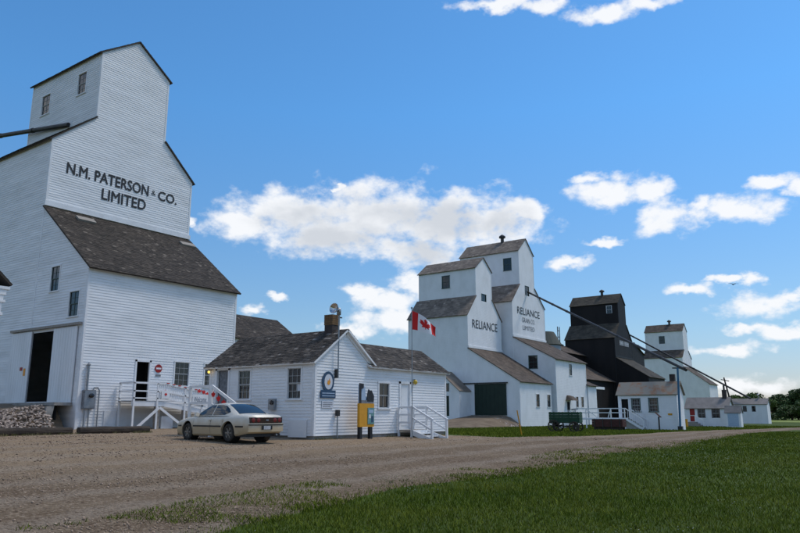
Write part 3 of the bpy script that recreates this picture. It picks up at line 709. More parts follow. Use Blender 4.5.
mb.build('earth_ramp', 'earth', None, 'bare earth ramp rising to the green driveway door', None, None, 'structure', base=(75,43,0), smooth=True)
mb = MB(); rr0 = random.Random(2)
def rock(mb, c, s, rr):
    k = len(mb.v); P_ = [(0,0,1),(0,0,-1)] + [(math.cos(a),math.sin(a),z) for a, z in ((0,.3),(1.2,-.3),(2.5,.35),(3.7,-.25),(5.0,.2))]
    rot = Matrix.Rotation(rr.uniform(0,6.28),3,'Z') @ Matrix.Rotation(rr.uniform(-.8,.8),3,'X')
    sc = (s*rr.uniform(.8,1.4), s*rr.uniform(.7,1.1), s*rr.uniform(.5,.85))
    for p in P_:
        q = rot @ Vector((p[0]*sc[0], p[1]*sc[1], p[2]*sc[2])); mb.v.append((c[0]+q.x*rr.uniform(.85,1.15), c[1]+q.y, c[2]+q.z))
    for i in range(5):
        j = (i+1) % 5; mb.f += [(k, k+2+i, k+2+j), (k+1, k+2+j, k+2+i)]
for i in range(260):
    x = rr0.uniform(76.5,80); q = rr0.random(); y = 38.8+2.0*q; rock(mb, (x, y, Gf(x,y)+1.1*q*(1-(80-x)/14)), rr0.uniform(.10,.26), rr0)
mb.build('rubble', 'stone', None, 'low heap of stones below the green driveway door', 'rubble', None, 'stuff', base=(78,40,0))
# low white annex right of the taller twin
gable_shed('white_shed', 'low white shed tucked against the taller twin elevator', 101.75, 105.2, 38.4, 44, -.1, 5.7, 6.9, 'farwhite', 'shingle_brown', 'X', ov=.3, exp=.3)
# lean-to left of the shorter twin, green door
t = thing('lean_to_shed', 'white lean-to with small green door left of the shorter twin elevator', 'shed', (78,49,0))
lp = [(45.95,-.4),(48.7,-.4),(48.7,6.85),(45.95,4.45)]
lh = [hole(47.45,48.6,1.3,3.8), hole(47.5,48.5,4.35,5.3)]
wall(t, plane('-X',77.25), lp, 'farwhite', lh); wall(t, plane('-Y',45.95), [(77.25,-.4),(80.2,-.4),(80.2,4.45),(77.25,4.45)], 'farwhite')
wall(t, plane('+Y',48.7), [(77.25,-.4),(80.2,-.4),(80.2,6.85),(77.25,6.85)], 'farwhite')
roof(t, [[(77.1,45.8,4.42),(80.2,45.8,4.42),(80.2,48.8,7.0),(77.1,48.8,7.0)]], 'shingle_grey', name='roof')
MB().box((77.3,47.45,1.3),(77.4,48.6,3.8)).build('door', 'green', t)
window(t, plane('-X',77.25), *lh[1], nu=1, nv=1, fm='greenframe', mm='greenframe', sashes=1, sill=False)
# long low shed behind the near office
gable_shed('storage_shed', 'long white shed with dark shingle roof behind the near office', 31.75, 38.4, 36.6, 44.5, .6, 6.75, 8.65, 'farwhite', 'shingle', 'X', ov=.3, exp=.17, wid=.2, yr=39.4)

# corner of a house at the left edge of the view
t = thing('frame_house', 'white house at the left edge with dark roof and stepped cornice', 'house', (8,29,.6))
hx, hy, hz = 11.60, 24.9, 6.05
wall(t, plane('-Y',hy+.45), [(4,.2),(hx-.45,.2),(hx-.45,hz-.1),((4+hx-.45)/2,hz+3.2),(4,hz-.1)], 'board', (), .155)
wall(t, plane('+X',hx-.45), [(hy+.45,.2),(34,.2),(34,hz-.1),(hy+.45,hz-.1)], 'board', (), .155); wall(t, plane('+Y',34), [(4,.2),(hx-.45,.2),(hx-.45,hz-.1),((4+hx-.45)/2,hz+3.2),(4,hz-.1)], 'board'); wall(t, plane('-X',4), [(hy+.45,.2),(34,.2),(34,hz-.1),(hy+.45,hz-.1)], 'board')
xm = (4+hx-.45)/2
roof(t, [[(hx+.1,hy,hz-.06),(hx+.1,34.3,hz-.06),(xm,34.3,hz+3.5),(xm,hy,hz+3.5)], [(2*xm-hx-.1,hy,hz-.06),(2*xm-hx-.1,34.3,hz-.06),(xm,34.3,hz+3.5),(xm,hy,hz+3.5)]], 'shingle', exp=.17, wid=.2)
for i, (o, z0_, z1_) in enumerate(((.03,-.25,-.15),(-.07,-.44,-.25),(-.14,-.62,-.44),(-.07,-.70,-.62),(-.17,-1.05,-.70),(-.11,-1.15,-1.05))):
    MB().box((hx-.44,hy+.02-o*.3,hz+z0_),(hx+o,34.2,hz+z1_)).build('cornice_moulding', 'trim', t)

# ------------------------------------------------------------------ near office
OX0, OX1, OX2, OY0, OY1, OYW = 21.28, 25.10, 31.30, 19.42, 25.85, 22.70
OB, OE, OPK = .72, 3.72, 5.10
t = off = thing('office_building', 'small white clapboard office with brick chimney, nearest building beside the parked car', 'office', (25,21,.6))
XM = (OX0+OX1)/2
ol_h = [hole(23.16,23.90,2.22,3.44), hole(20.16,20.90,2.20,3.44), hole(24.58,25.32,1.38,3.50)]
of_h = [hole(25.58,26.34,1.85,2.95), hole(27.25,27.98,.92,2.98)]
OL, OF = plane('-X', OX0), plane('-Y', OY0)
wall(t, OL, [(OY0,OB),(OY1,OB),(OY1,OE),(OY0,OE)], 'board', ol_h, .125, boards=True)
poly = [(OX0,OB),(OX2,OB),(OX2,OE),(OX1,OE),(XM,OPK),(OX0,OE)]
# the front: boards of the gable and the wing run through as one wall
low = [(OX0,OB),(OX2,OB),(OX2,OE-.02),(OX0,OE-.02)]
wall(t, OF, low, 'board', of_h, .125, boards=True)
wall(t, OF, [(OX0,OE-.02),(OX1,OE-.02),(XM,OPK)], 'board', (), .125, boards=True)
wall(t, plane('+X', OX2), [(OY0,OB),(OYW,OB),(OYW,OE),(21.05,4.82),(OY0,OE)], 'board', (), .125)
wall(t, plane('+Y', OY1), [(OX0,OB),(OX1,OB),(OX1,OE),(XM,OPK),(OX0,OE)], 'board'); wall(t, plane('+Y', OYW), [(OX1,OB),(OX2,OB),(OX2,OE),(OX1,OE)], 'board'); wall(t, plane('+X', OX1), [(OYW,OB),(OY1,OB),(OY1,OE),(OYW,OE)], 'board')
up, ov = .07, .22; k = (OPK-OE)/(XM-OX0); kw = (4.82-OE)/(21.05-OY0); kb = (4.82-OE)/(OYW-21.05)
roof(t, [[(OX0-ov,OY0-.16,OE-k*ov+up),(OX0-ov,OY1+.2,OE-k*ov+up),(XM,OY1+.2,OPK+up),(XM,OY0-.16,OPK+up)], [(OX1+ov,OY0-.16,OE-k*ov+up),(OX1+ov,OY1+.2,OE-k*ov+up),(XM,OY1+.2,OPK+up),(XM,OY0-.16,OPK+up)]], 'shingle_worn', exp=.14, wid=.17, edge='trim', name='main_roof')
roof(t, [[(OX1-.3,OY0-ov,OE-kw*ov+up),(OX2+.14,OY0-ov,OE-kw*ov+up),(OX2+.14,21.05,4.82+up),(OX1-1.6,21.05,4.82+up)], [(OX1,OYW+ov,OE-kb*ov+up),(OX2+.14,OYW+ov,OE-kb*ov+up),(OX2+.14,21.05,4.82+up),(OX1,21.05,4.82+up)]], 'shingle_worn', exp=.14, wid=.17, edge='trim', name='wing_roof')
for P, u in ((OL,OY0+.05),(OF,OX0+.05),(OF,OX2-.05),(OL,OY1-.05)):
    mb = MB(); a, b = P(u-.055,OB,.0), P(u+.055,OE-.05,.026); mb.box([min(a[i],b[i]) for i in range(3)],[max(a[i],b[i]) for i in range(3)]).build('corner_board', 'trim', t)
for a, b in (((OX0,OE),(XM,OPK)),((XM,OPK),(OX1,OE))):
    MB().bar((a[0],OY0-.025,a[1]-.07),(b[0],OY0-.025,b[1]-.07),.035,.16).build('rake_board', 'trim', t)
MB().box((OX0-.05,OY0,OE-.14),(OX0-.028,OY1,OE-.0)).build('frieze_board', 'trim', t); MB().box((OX1,OY0-.05,OE-.14),(OX2,OY0-.028,OE-.0)).build('frieze_board', 'trim', t)
for h in ol_h[:2]: window(t, OL, *h, nu=3, nv=2)
window(t, OF, *of_h[0], nu=2, nv=1)
MB().box((OX0+.06,20.2,2.5),(OX0+.075,20.45,3.3)).build('pane_pale_patch', 'offwhite', t)  # small off-white patch set at the glass of one side window
MB().box((25.7,OY0+.08,1.9),(26.2,OY0+.1,2.2)).build('window_display', 'red', t)
dd = MB().box((27.25,OY0+.03,.92),(27.98,OY0+.06,2.98)).build('front_door', 'trim', t)
for (a, b) in ((1.05,1.75),(1.9,2.85)): MB().box((27.36,OY0+.015,a),(27.87,OY0+.03,b)).build('door_panel', 'white', dd)
MB().tube((27.33,OY0+.03,1.85),(27.33,OY0-.05,1.85),.03).build('door_knob', 'darkmetal', dd)
for a, b, c, d in ((27.14,.92,27.25,3.08),(27.98,.92,28.09,3.08),(27.14,2.98,28.09,3.09)): MB().box((a,OY0-.045,b),(c,OY0+.05,d)).build('door_casing', 'trim', t)
MB().box((OX0+.10,24.58,1.38),(OX0+.14,25.32,3.50)).build('side_door', 'letter_faded', t)
for a, b, c, d in ((24.48,1.38,24.58,3.58),(25.32,1.38,25.42,3.58),(24.48,3.50,25.42,3.58)): MB().box((OX0-.045,a,b),(OX0+.08,c,d)).build('door_casing', 'trim', t)
MB().box((OX0+.06,OY0+.06,.2),(OX2-.06,OY0+.2,OB+.02)).build('foundation', 'concrete', t)
MB().box((OX0+.06,OY0+.2,.2),(OX0+.2,OY1-.06,OB+.02)).build('foundation', 'concrete', t)
MB().box((OX0-.06,19.75,.66),(OX0-.028,20.75,1.35)).build('crawl_hatch', 'white', t)
ch = MB().box((XM-.235,19.985,4.6),(XM+.235,20.435,5.38)).build('chimney', 'soot', t)
n = 0
for r_ in range(5):       # upper brick courses
    for (a, b, c, d) in (((XM-.25,19.97),(XM-.0,20.2),0,0),((XM+.008,19.97),(XM+.25,20.2),0,0),((XM-.25,20.208),(XM-.0,20.45),0,0),((XM+.008,20.208),(XM+.25,20.45),0,0)):
        MB().box((*a,5.385+r_*.092),(*b,5.385+r_*.092+.082)).build('brick', 'brick', ch)
MB().box((XM-.235,19.985,5.38),(XM+.235,20.435,5.83)).build('mortar', 'soot', ch)

# ------------------------------------------------------------------ small buildings down the road
sx, sy0, sy1 = 72.8, 18.5, 24.35
h3 = [hole(21.15,21.95,1.8,3.05), hole(22.9,23.65,1.8,3.02), hole(23.82,24.22,.95,3.05)]
h3 = [hole(20.4,21.2,1.8,3.08), hole(22.15,22.92,1.8,3.05), hole(23.3,24.0,.95,3.05)]
sm = gable_shed('white_cottage', 'small white building with rust-patched roof beside the blue pole', sx, sx+2.5, sy0, sy1, .1, 3.55, 4.72, 'farwhite', 'metalroof', 'Y', 'building', ov=.18, holes={'-X': h3})
for h in h3[:2]: window(sm, plane('-X',sx), *h, nu=3, nv=2, fm='greenframe', mm='sashgrey')
MB().box((sx+.1,23.3,.95),(sx+.16,24.0,3.05)).build('door', 'dark', sm)
for q in ((23.2,23.3),(24.0,24.1)): MB().box((sx-.04,q[0],.95),(sx+.06,q[1],3.12)).build('door_casing', 'farwhite', sm)
MB().box((sx+1.3,18.9,4.4),(sx+1.7,19.4,5.5)).build('chimney', 'soot', sm)
o = MB().box((sx-.04,19.05,1.45),(sx-.01,19.45,1.62)).build('wall_plaque', 'yellow', None, 'small yellow plaque on the wall of the rust-roofed building', 'sign', base=(sx,19.25,1.45))
rx = 97.5
hr = [hole(22.68,23.3,.6,2.2), hole(21.5,22.25,1.05,2.2), hole(19.75,20.55,1.05,2.2)]
rd = gable_shed('white_cottage', 'low white building with red door and grey roof', rx, rx+3.4, 18.7, 23.75, 0, 2.33, 3.6, 'farwhite', 'greyroof', 'Y', 'building', ov=.2, holes={'-X': hr})
MB().box((rx+.06,22.68,.6),(rx+.1,23.3,2.2)).build('door', 'red', rd)
for h in hr[1:]: window(rd, plane('-X',rx), *h, nu=2, nv=1, fm='maroon', mm='sashgrey', sill=False)
MB().box((rx+1.4,19.0,3.3),(rx+1.9,19.5,4.6)).build('chimney', 'soot', rd)
MB().tube((rx+1.65,19.25,4.6),(rx+1.65,19.25,5.2),.12).build('stovepipe', 'darkmetal', rd)
rs = thing('entry_steps', 'white railed steps at the red door', 'steps', (rx-.8,22.8,0))
MB().box((rx-1.2,22.4,.0),(rx,23.7,.55)).build('landing', 'rawwood', rs)
for i in range(2): MB().box((rx-1.2,22.1-i*.3,0),(rx,22.4-i*.3,.36-.18*i)).build('step', 'rawwood', rs)
for y_ in (23.65,22.4): MB().box((rx-1.2,y_,.5),(rx-1.1,y_+.08,1.35)).build('post', 'farwhite', rs)
MB().bar((rx-1.15,23.7,1.35),(rx-1.15,22.4,1.35),.07).build('handrail', 'farwhite', rs); MB().bar((rx-1.15,22.4,1.35),(rx-1.15,21.4,.7),.07).build('handrail', 'farwhite', rs); MB().bar((rx-1.15,21.45,.05),(rx-1.15,21.45,.75),.07).build('post', 'farwhite', rs)
ax_ = 94.5
an = gable_shed('tool_shed', 'tiny white shed with low roof in front of the red-door building', ax_, ax_+1.2, 16.75, 18.45, 0, 1.75, 2.5, 'farwhite', 'greyroof', 'Y', 'shed', ov=.12)
MB().box((ax_-.03,17.0,.1),(ax_-.004,18.2,1.65)).build('door', 'paleblue', an)
fx = 130.0
hf = [hole(22.0,22.6,1.9,2.85), hole(20.65,21.25,1.9,2.85)]
fs = gable_shed('white_shed', 'farthest white shed with two small dark windows by the trees', fx, fx+3.0, 18.95, 24.5, -.1, 3.12, 4.0, 'farwhite', 'greyroof', 'Y', 'shed', ov=.15, holes={'-X': hf})
for h in hf: window(fs, plane('-X',fx), *h, nu=1, nv=1, fm='farwhite', mm='greenframe', sashes=2, sill=False)
MB().tube((fx+1.5,20.3,4.0),(fx+1.5,20.3,4.6),.06).lathe((fx+1.5,20.3,4.6),(0,0,1),[(.06,0),(.25,.1),(.0,.3)],8).build('roof_vent', 'steel', fs)

# loading platform between the twin elevators and the rust-roofed building
lp_ = thing('loading_platform', 'white railed wooden platform with stairs beside the rust-roofed building', 'platform', (71.5,26,0))
px_ = 71.4; pz = 1.18
for i in range(9): MB().box((px_+i*.155,23.2,pz-.06),(px_+i*.155+.148,28.6,pz)).build('plank', 'farwhite', lp_)
MB().box((px_-.04,23.2,pz-.22),(px_-.005,28.6,pz-.065)).build('rim_board', 'farwhite', lp_)
for y_ in (23.3,24.7,26.0,27.3,28.5):
    MB().box((px_-.02,y_-.05,-.1),(px_+.08,y_+.05,pz+.95)).build('post', 'farwhite', lp_)
for z_ in (pz+.92,pz+.5): MB().bar((px_+.03,23.2,z_),(px_+.03,28.6,z_),.07,.09).build('rail', 'farwhite', lp_)
for a, b in (((27.3,pz+.9),(26.1,pz+.02)),((25.0,pz+.02),(24.7,pz+.9))): MB().bar((px_+.03,a[0],a[1]),(px_+.03,b[0],b[1]),.06,.08).build('brace', 'farwhite', lp_)
MB().bar((px_+.03,23.3,pz-.6),(px_+.03,24.6,pz-.1),.08,.12).build('brace', 'farwhite', lp_)
for sgn, y_ in ((-1,23.2),(1,28.6)):
    L_ = 1.7
    for xo in (0.0,1.35):
        MB().bar((px_+xo,y_,pz-.1),(px_+xo,y_+sgn*L_,.05),.06,.22).build('stringer', 'farwhite', lp_); MB().bar((px_+xo,y_,pz+.92),(px_+xo,y_+sgn*L_,.95),.06,.09).build('handrail', 'farwhite', lp_)
        MB().box((px_+xo-.04,y_+sgn*L_-.05,0),(px_+xo+.04,y_+sgn*L_+.05,.98)).build('post', 'farwhite', lp_)
        for q in range(1,8): MB().bar((px_+xo,y_+sgn*L_*q/8,pz-.08-(pz-.1)*q/8),(px_+xo,y_+sgn*L_*q/8,pz+.9-.24*q/8),.03).build('baluster', 'farwhite', lp_)
    for q in range(5): MB().box((px_,y_+sgn*(.1+q*.32)-.14,pz-.2-q*.2),(px_+1.35,y_+sgn*(.1+q*.32)+.14,pz-.16-q*.2)).build('tread', 'rawwood', lp_)

# ------------------------------------------------------------------ walkway along the near elevator
rp = thing('access_ramp', 'white wooden ramp with pickets and decorations at the open door of the near elevator', 'ramp', (26,35.3,.7))
RY0, RY1 = 34.7, 36.0
def rz(x): return 2.28 if x < 25.3 else 2.28-(x-25.3)*.15
xs = 23.3
while xs < 30.0:
    x2 = xs+.14; MB().prism([(xs,RY0,rz(xs)),(x2-.008,RY0,rz(x2)),(x2-.008,RY0,rz(x2)-.045),(xs,RY0,rz(xs)-.045)], (0,RY1-RY0,0)).build('plank', 'rawwood', rp); xs = x2
for y_ in (RY0-.045,):
    MB().bar((23.25,y_,2.13),(25.3,y_,2.13),.05,.26).build('rim_board', 'trim', rp); MB().bar((25.3,y_,2.13),(30,y_,rz(30)-.15),.05,.26).build('rim_board', 'trim', rp)
posts = [23.35, 24.85, 26.75, 28.0, 28.85, 29.95]
for x_ in posts: MB().box((x_-.05,RY0-.13,.5),(x_+.05,RY0-.07,rz(x_)+1.0)).build('post', 'trim', rp)
MB().box((23.30,RY1-.12,.5),(23.40,RY1-.02,3.28)).build('post', 'trim', rp)
for dz, w in ((1.0,.1),(.55,.07),(.16,.07)):
    MB().bar((23.3,RY0-.1,2.28+dz),(25.3,RY0-.1,2.28+dz),.06,w).build('rail', 'trim', rp); MB().bar((25.3,RY0-.1,2.28+dz),(30,RY0-.1,rz(30)+dz),.06,w).build('rail', 'trim', rp)
    MB().bar((23.33,RY0-.1,2.28+dz),(23.33,RY1,2.28+dz),.06,w).build('rail', 'trim', rp)
xs = 25.0
while xs < 29.9: MB().box((xs-.035,RY0-.065,rz(xs)+.14),(xs+.035,RY0-.045,rz(xs)+.96)).build('picket', 'trim', rp); xs += .125
MB().bar((24.95,RY0-.17,1.92),(23.45,RY0-.17,.72),.05,.14).build('brace', 'trim', rp); MB().bar((25.0,RY0-.17,1.92),(27.0,RY0-.17,.66),.05,.14).build('brace', 'trim', rp)
MB().box((24.8,RY0-.06,.4),(25.1,RY0+.1,2.05)).build('support_post', 'rawwood', rp); MB().box((26.7,RY0-.06,.4),(26.95,RY0+.1,1.95)).build('support_post', 'rawwood', rp)
MB().box((25.5,RY0+.3,.75),(26.3,RY0+.36,1.45)).build('skirt_panel', 'trim', rp)
def leaf_poly():
    pts = [(0,-.5),(.03,-.22),(.28,-.27),(.22,-.15),(.46,.05),(.38,.09),(.43,.27),(.28,.24),(.25,.30),(.10,.14),(.16,.42),(.08,.37),(0,.52)]
    return pts + [(-a,b) for a, b in pts[::-1][1:-1]]
def leaf_ornament(parent, c, s, y, m='flagred'):
    # maple leaf cut from red card, facing the road
    mb = MB(); mb.prism([(c[0]+a*s, y, c[1]+b*s) for a, b in leaf_poly()], (0,-.012,0)); return mb.build('leaf_ornament', m, parent)
for x_, dz in ((28.05,.98),(28.32,.9),(28.6,.98),(27.7,.98),(25.3,.55)): leaf_ornament(rp, (x_, rz(x_)+dz), .30 if x_ > 26 else .22, RY0-.15)
for i in range(7): MB().box((25.4+i*.4,RY0-.16,rz(25.4+i*.4)+1.02),(25.4+i*.4+.17,RY0-.06,rz(25.4+i*.4)+1.06)).build('ribbon', 'flagred', rp)
ws = thing('welcome_sign', 'white sign with blue script on the ramp railing', 'sign', (28.1,RY0-.2,2.3))
MB().box((27.22,RY0-.20,2.12),(28.35,RY0-.17,2.72)).build('board', 'trim', ws)
text_mesh(ws, 'Welcome', plane('-Y',RY0-.20), 27.78, 2.28, 2.58, .90, 'blue', d=.004, shear=.3, bold=0)
nb = MB().box((25.05,RY0-.19,2.42),(25.6,RY0-.17,2.9)).build('notice_board', 'trim', None, 'small white notice with red mark on the ramp railing', 'notice', base=(25.3,RY0-.18,2.42))
leaf_ornament(nb, (25.33,2.66), .2, RY0-.192)

# prohibition sign beside the open door
ns = thing('round_sign', 'round red and white prohibition sign beside the open elevator door', 'sign', (25.84,PYA,4.1))
MB().tube((25.84,PYA-.02,4.22),(25.84,PYA-.05,4.22),.24,n=28).build('disc', 'red', ns)
MB().box((25.67,PYA-.056,4.17),(26.01,PYA-.05,4.27)).build('bar', 'trim', ns)
MB().box((25.66,PYA-.045,3.76),(26.02,PYA-.03,3.86)).build('caption_plate', 'letter_faded', ns)

# electrical box and conduits on the near elevator
eb = thing('electrical_box', 'grey electrical box with conduits on the near elevator corner', 'electrical box', (21.45,PYA,2))
MB().box((21.18,PYA-.22,1.85),(21.86,PYA-.03,2.85)).build('cabinet', 'letter_faded', eb)
MB().box((21.22,PYA-.235,1.90),(21.82,PYA-.222,2.80)).build('cabinet_door', 'steel', eb)
MB().tube((21.38,PYA-.1,2.85),(21.38,PYA-.1,4.15),.06).lathe((21.38,PYA-.1,4.15),(0,0,1),[(.06,0),(.11,.05),(.0,.2)],8).build('mast_conduit', 'steel', eb)
MB().path([(21.75,PYA-.1,2.85),(21.8,PYA-.1,2.98),(22.0,PYA-.1,3.0),(22.12,PYA-.1,2.85),(22.12,PYA-.1,.7)],.035).build('loop_conduit', 'steel', eb)
for x_ in (21.35,21.6): MB().tube((x_,PYA-.1,1.85),(x_,PYA-.1,.7),.035).build('conduit', 'steel', eb)
MB().lathe((21.58,PYA-.24,2.55),(0,-1,0),[(.12,0),(.12,.1),(.09,.16),(0,.18)],14).build('meter', 'glass', eb)

# timber bumper logs
def log(x0, x1, y, label, sd):
    rr = random.Random(sd); mb = MB(); n = 9; k = 10; zc = Gf((x0+x1)/2, y)+.17
    for i in range(n):
        x = x0+(x1-x0)*i/(n-1); r = .17*(1+rr.uniform(-.06,.06))
        for j in range(k):
            a = 2*math.pi*j/k+.3; q = r*(1+rr.uniform(-.05,.05)); sq = max(abs(math.cos(a)),abs(math.sin(a)))**-.6
            mb.v.append((x, y+math.cos(a)*q*sq, zc+math.sin(a)*q*sq))
    for i in range(n-1):
        for j in range(k): mb.f.append((i*k+j, i*k+(j+1)%k, (i+1)*k+(j+1)%k, (i+1)*k+j))
    mb.f += [tuple(range(k-1,-1,-1)), tuple(range((n-1)*k, n*k))]
    mb.build('timber_bumper', 'timber', None, label, 'timber log', 'parking timbers in front of the near elevator', base=((x0+x1)/2, y, Gf((x0+x1)/2, y)))
log(13.2, 17.95, 31.2, 'dark squared parking timber running off the left edge', 3); log(18.3, 22.0, 31.2, 'shorter dark parking timber below the electrical box', 4)

# earth ramp, retaining slab and rubble at the driveway door
rampm = MB()
n1, n2 = 22, 12
for i in range(n1):
    for j in range(n2):
        x = 20.6-i*.42; y = 36.4+j*.68
        h = 2.12-max(0, (20.0-x))*.16
        edge = min(1, (j)/1.8) * min(1, (n2-1-j)/1.8)
        z = max(Gf(x,y)-.06, Gf(x,y)-.06 + (h-.7)*edge + .06*float(fbm(x*3,y*3,8))*(edge > .2))
        rampm.v.append((x, y, z))
for i in range(n1-1):
    for j in range(n2-1): rampm.f.append((i*n2+j, (i+1)*n2+j, (i+1)*n2+j+1, i*n2+j+1))
rampm.build('earth_ramp', 'earth', None, 'earth ramp rising to the driveway door', None, None, 'structure', base=(18,40,.7), smooth=True)
ab = thing('ramp_abutment', 'concrete slab and wing wall at the driveway sill of the near elevator', 'concrete slab', (20.4,37,.7))
MB().box((19.9,36.45,2.02),(20.86,43.6,2.18)).build('slab', 'concrete', ab)
MB().prism([(19.35,36.5,.6),(19.75,36.5,.6),(19.95,36.5,2.0),(19.55,36.5,1.95)], (0,.35,0)).build('wing_wall', 'concrete', ab)
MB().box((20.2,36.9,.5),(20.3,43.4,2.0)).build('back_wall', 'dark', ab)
mb = MB(); rr = random.Random(5)
for i in range(1500):
    x = rr.uniform(11.5,19.5); q = rr.random(); y = 35.2+1.9*q+rr.uniform(-.1,.1); top = 2.0-max(0,19.5-x)*.15
    z = Gf(x,y)+ (top-.75)*min(1, q*1.15) + rr.uniform(-.03,.05); rock(mb, (x,y,z), rr.uniform(.05,.125), rr)
mb.build('rubble', 'stone', None, 'heap of broken stone rubble banked against the earth ramp', 'rubble', None, 'stuff', base=(16,36,.7))
hr_ = MB().path([(19.6,43.9,2.0),(19.6,43.9,2.95),(19.55,43.75,3.05),(19.4,42.2,3.05),(19.35,42.05,2.95),(19.35,42.05,1.9)],.04)
hr_.build('hoop_rail', 'darkmetal', None, 'bent pipe guard rail beside the driveway door', 'guard rail', base=(19.5,43,2))

# ------------------------------------------------------------------ around the office
st = thing('side_steps', 'white railed steps hung with red leaves at the office side door', 'steps', (20.6,24.5,.6))
MB().box((20.15,24.3,1.24),(21.22,25.7,1.34)).build('landing', 'rawwood', st)
for i in range(3): MB().box((20.15,24.02-i*.28,.5),(21.22,24.3-i*.28,1.15-i*.19)).build('step', 'rawwood', st)
for x_ in (20.1,):
    MB().box((x_-.05,24.18,.5),(x_+.05,24.28,2.78)).build('post', 'trim', st); MB().box((x_-.05,22.5,.5),(x_+.05,22.6,1.9)).build('post', 'trim', st); MB().box((x_-.05,25.6,.5),(x_+.05,25.7,2.78)).build('post', 'trim', st)
    MB().bar((x_,24.22,2.75),(x_,22.5,1.88),.07,.12).build('handrail', 'trim', st); MB().bar((x_,24.22,2.0),(x_,22.5,1.15),.05,.09).build('rail', 'trim', st); MB().bar((x_,24.22,2.75),(x_,25.7,2.75),.07,.1).build('handrail', 'trim', st); MB().bar((x_,24.22,2.05),(x_,25.7,2.05),.05,.09).build('rail', 'trim', st)
for i in range(5):
    y_ = 24.05-i*.34; z_ = 2.46-(24.22-y_)*.506
    MB().prism([(20.04,y_+a*.30,z_+b*.30) for a, b in leaf_poly()], (-.012,0,0)).build('leaf_ornament', 'flagred', st)
fs_ = thing('front_steps', 'white railed wooden steps at the office front door', 'steps', (27.6,18.4,.5))
for i in range(6): MB().box((26.97,18.58+i*.135,.82),(28.28,18.708+i*.135,.87)).build('plank', 'rawwood', fs_)
MB().box((26.97,18.52,.66),(28.28,18.575,.86)).build('rim_board', 'trim', fs_)
for i in range(3):
    zt = .87-.13*(i+1); MB().box((27.04,18.26-i*.34,zt-.05),(28.22,18.56-i*.34,zt)).build('tread', 'trim', fs_)
for x_ in (27.0,28.25):
    MB().bar((x_,18.6,.76),(x_,17.5,.40),.05,.22).build('stringer', 'trim', fs_); MB().bar((x_,18.6,1.92),(x_,17.44,1.32),.08,.08).build('handrail', 'trim', fs_); MB().bar((x_,18.6,1.42),(x_,17.5,.86),.05,.08).build('rail', 'trim', fs_)
    for y_, z_ in ((18.6,1.93),(17.5,1.33)): MB().box((x_-.045,y_-.045,.2),(x_+.045,y_+.045,z_)).build('post', 'trim', fs_)
    MB().box((x_-.045,19.28,.2),(x_+.045,19.37,1.9)).build('post', 'trim', fs_)
    for z_ in (1.88,1.55,1.2): MB().bar((x_,18.62,z_),(x_,19.3,z_),.06,.08).build('rail', 'trim', fs_)

FPX, FPY = 26.75, 18.40
fp = thing('flagpole', 'thin grey flagpole at the office steps', 'flagpole', (FPX,FPY,.5))
MB().tube((FPX,FPY,.4),(FPX,FPY,6.40),.022,.016,n=10).build('pole', 'steel', fp)
MB().lathe((FPX,FPY,6.38),(0,0,1),[(0,0),(.05,.03),(.05,.08),(0,.11)],10).build('finial', 'steel', fp)
# flag: waving cloth, red white red, with the leaf laid into the cloth
def flag_pt(u, v):        # u along fly 0..1, v up 0..1
    x = .88*u; drop = .60*u**1.3; fold = .05*math.sin(8*u+.4)*u
    hgt = .88*(1-.50*u**1.2); y = -.80*u + .13*math.sin(7.5*u+1.2*v)*u**.6
    return Vector((FPX+.03+x+.07*math.sin(7.5*u+.5+v)*u, FPY+y, 5.42+.30*u*.88+v*hgt-drop+fold))
def flag():
    f = thing('flag', 'red and white flag with maple leaf flying from the office flagpole', 'flag', (FPX,FPY,5.4))
    for u0, u1, m_ in ((0,.25,'flagred'),(.25,.75,'flagwhite'),(.75,1,'flagred')):
        mb = MB(); nu, nv = 16, 10
        for i in range(nu+1):
            for j in range(nv+1): mb.v.append(tuple(flag_pt(u0+(u1-u0)*i/nu, j/nv)))
        for i in range(nu):
            for j in range(nv): a = i*(nv+1)+j; mb.f.append((a, a+nv+1, a+nv+2, a+1))
        mb.build('stripe', m_, f, smooth=True)
    # leaf as fine cells clipped by the outline
    pts = leaf_poly()
    def ins(x, y):
        c = False
        for (x0,y0),(x1,y1) in zip(pts, pts[1:]+pts[:1]):
            if (y0 > y) != (y1 > y) and x < (x1-x0)*(y-y0)/(y1-y0)+x0: c = not c
        return c
    for s in (-1, 1):
        mb = MB(); N_ = 34
        for i in range(N_):
            for j in range(N_):
                a, b = -.5+(i+.5)/N_, -.55+1.1*(j+.5)/N_
                if not ins(a, b): continue
                q = [(a-.5/N_, b-.55/N_), (a+.5/N_, b-.55/N_), (a+.5/N_, b+.55/N_), (a-.5/N_, b+.55/N_)]
                mb.quad(*[flag_pt(.5+x*.44, .5+y*.8)+Vector((0,s*.006,0)) for x, y in q])
        mb.build('maple_leaf', 'flagred', f)
flag()

sr = thing('siren', 'polished horn siren on a mast at the office gable', 'siren', (22.57,19.3,3))
MB().tube((22.57,19.28,3.05),(22.57,19.28,5.85),.03,n=8).build('mast', 'steel', sr)
MB().box((22.49,19.26,3.05),(22.55,19.42,3.42)).build('conduit_box', 'darkmetal', sr)
MB().lathe((22.48,19.28,5.90),(-1,-.1,.15),[(.05,-.12),(.08,0),(.10,.10),(.15,.2),(.215,.28),(.23,.30),(.21,.29),(.08,.15),(0,.15)],20).build('horn', 'chrome', sr, smooth=True)
MB().lathe((22.55,19.28,5.80),(0,0,1),[(0,-.1),(.09,-.1),(.1,.1),(.07,.2),(0,.22)],12).build('motor', 'steel', sr, smooth=True)
MB().bar((22.57,19.28,5.6),(22.75,19.28,5.6),.05).build('bracket', 'darkmetal', sr)

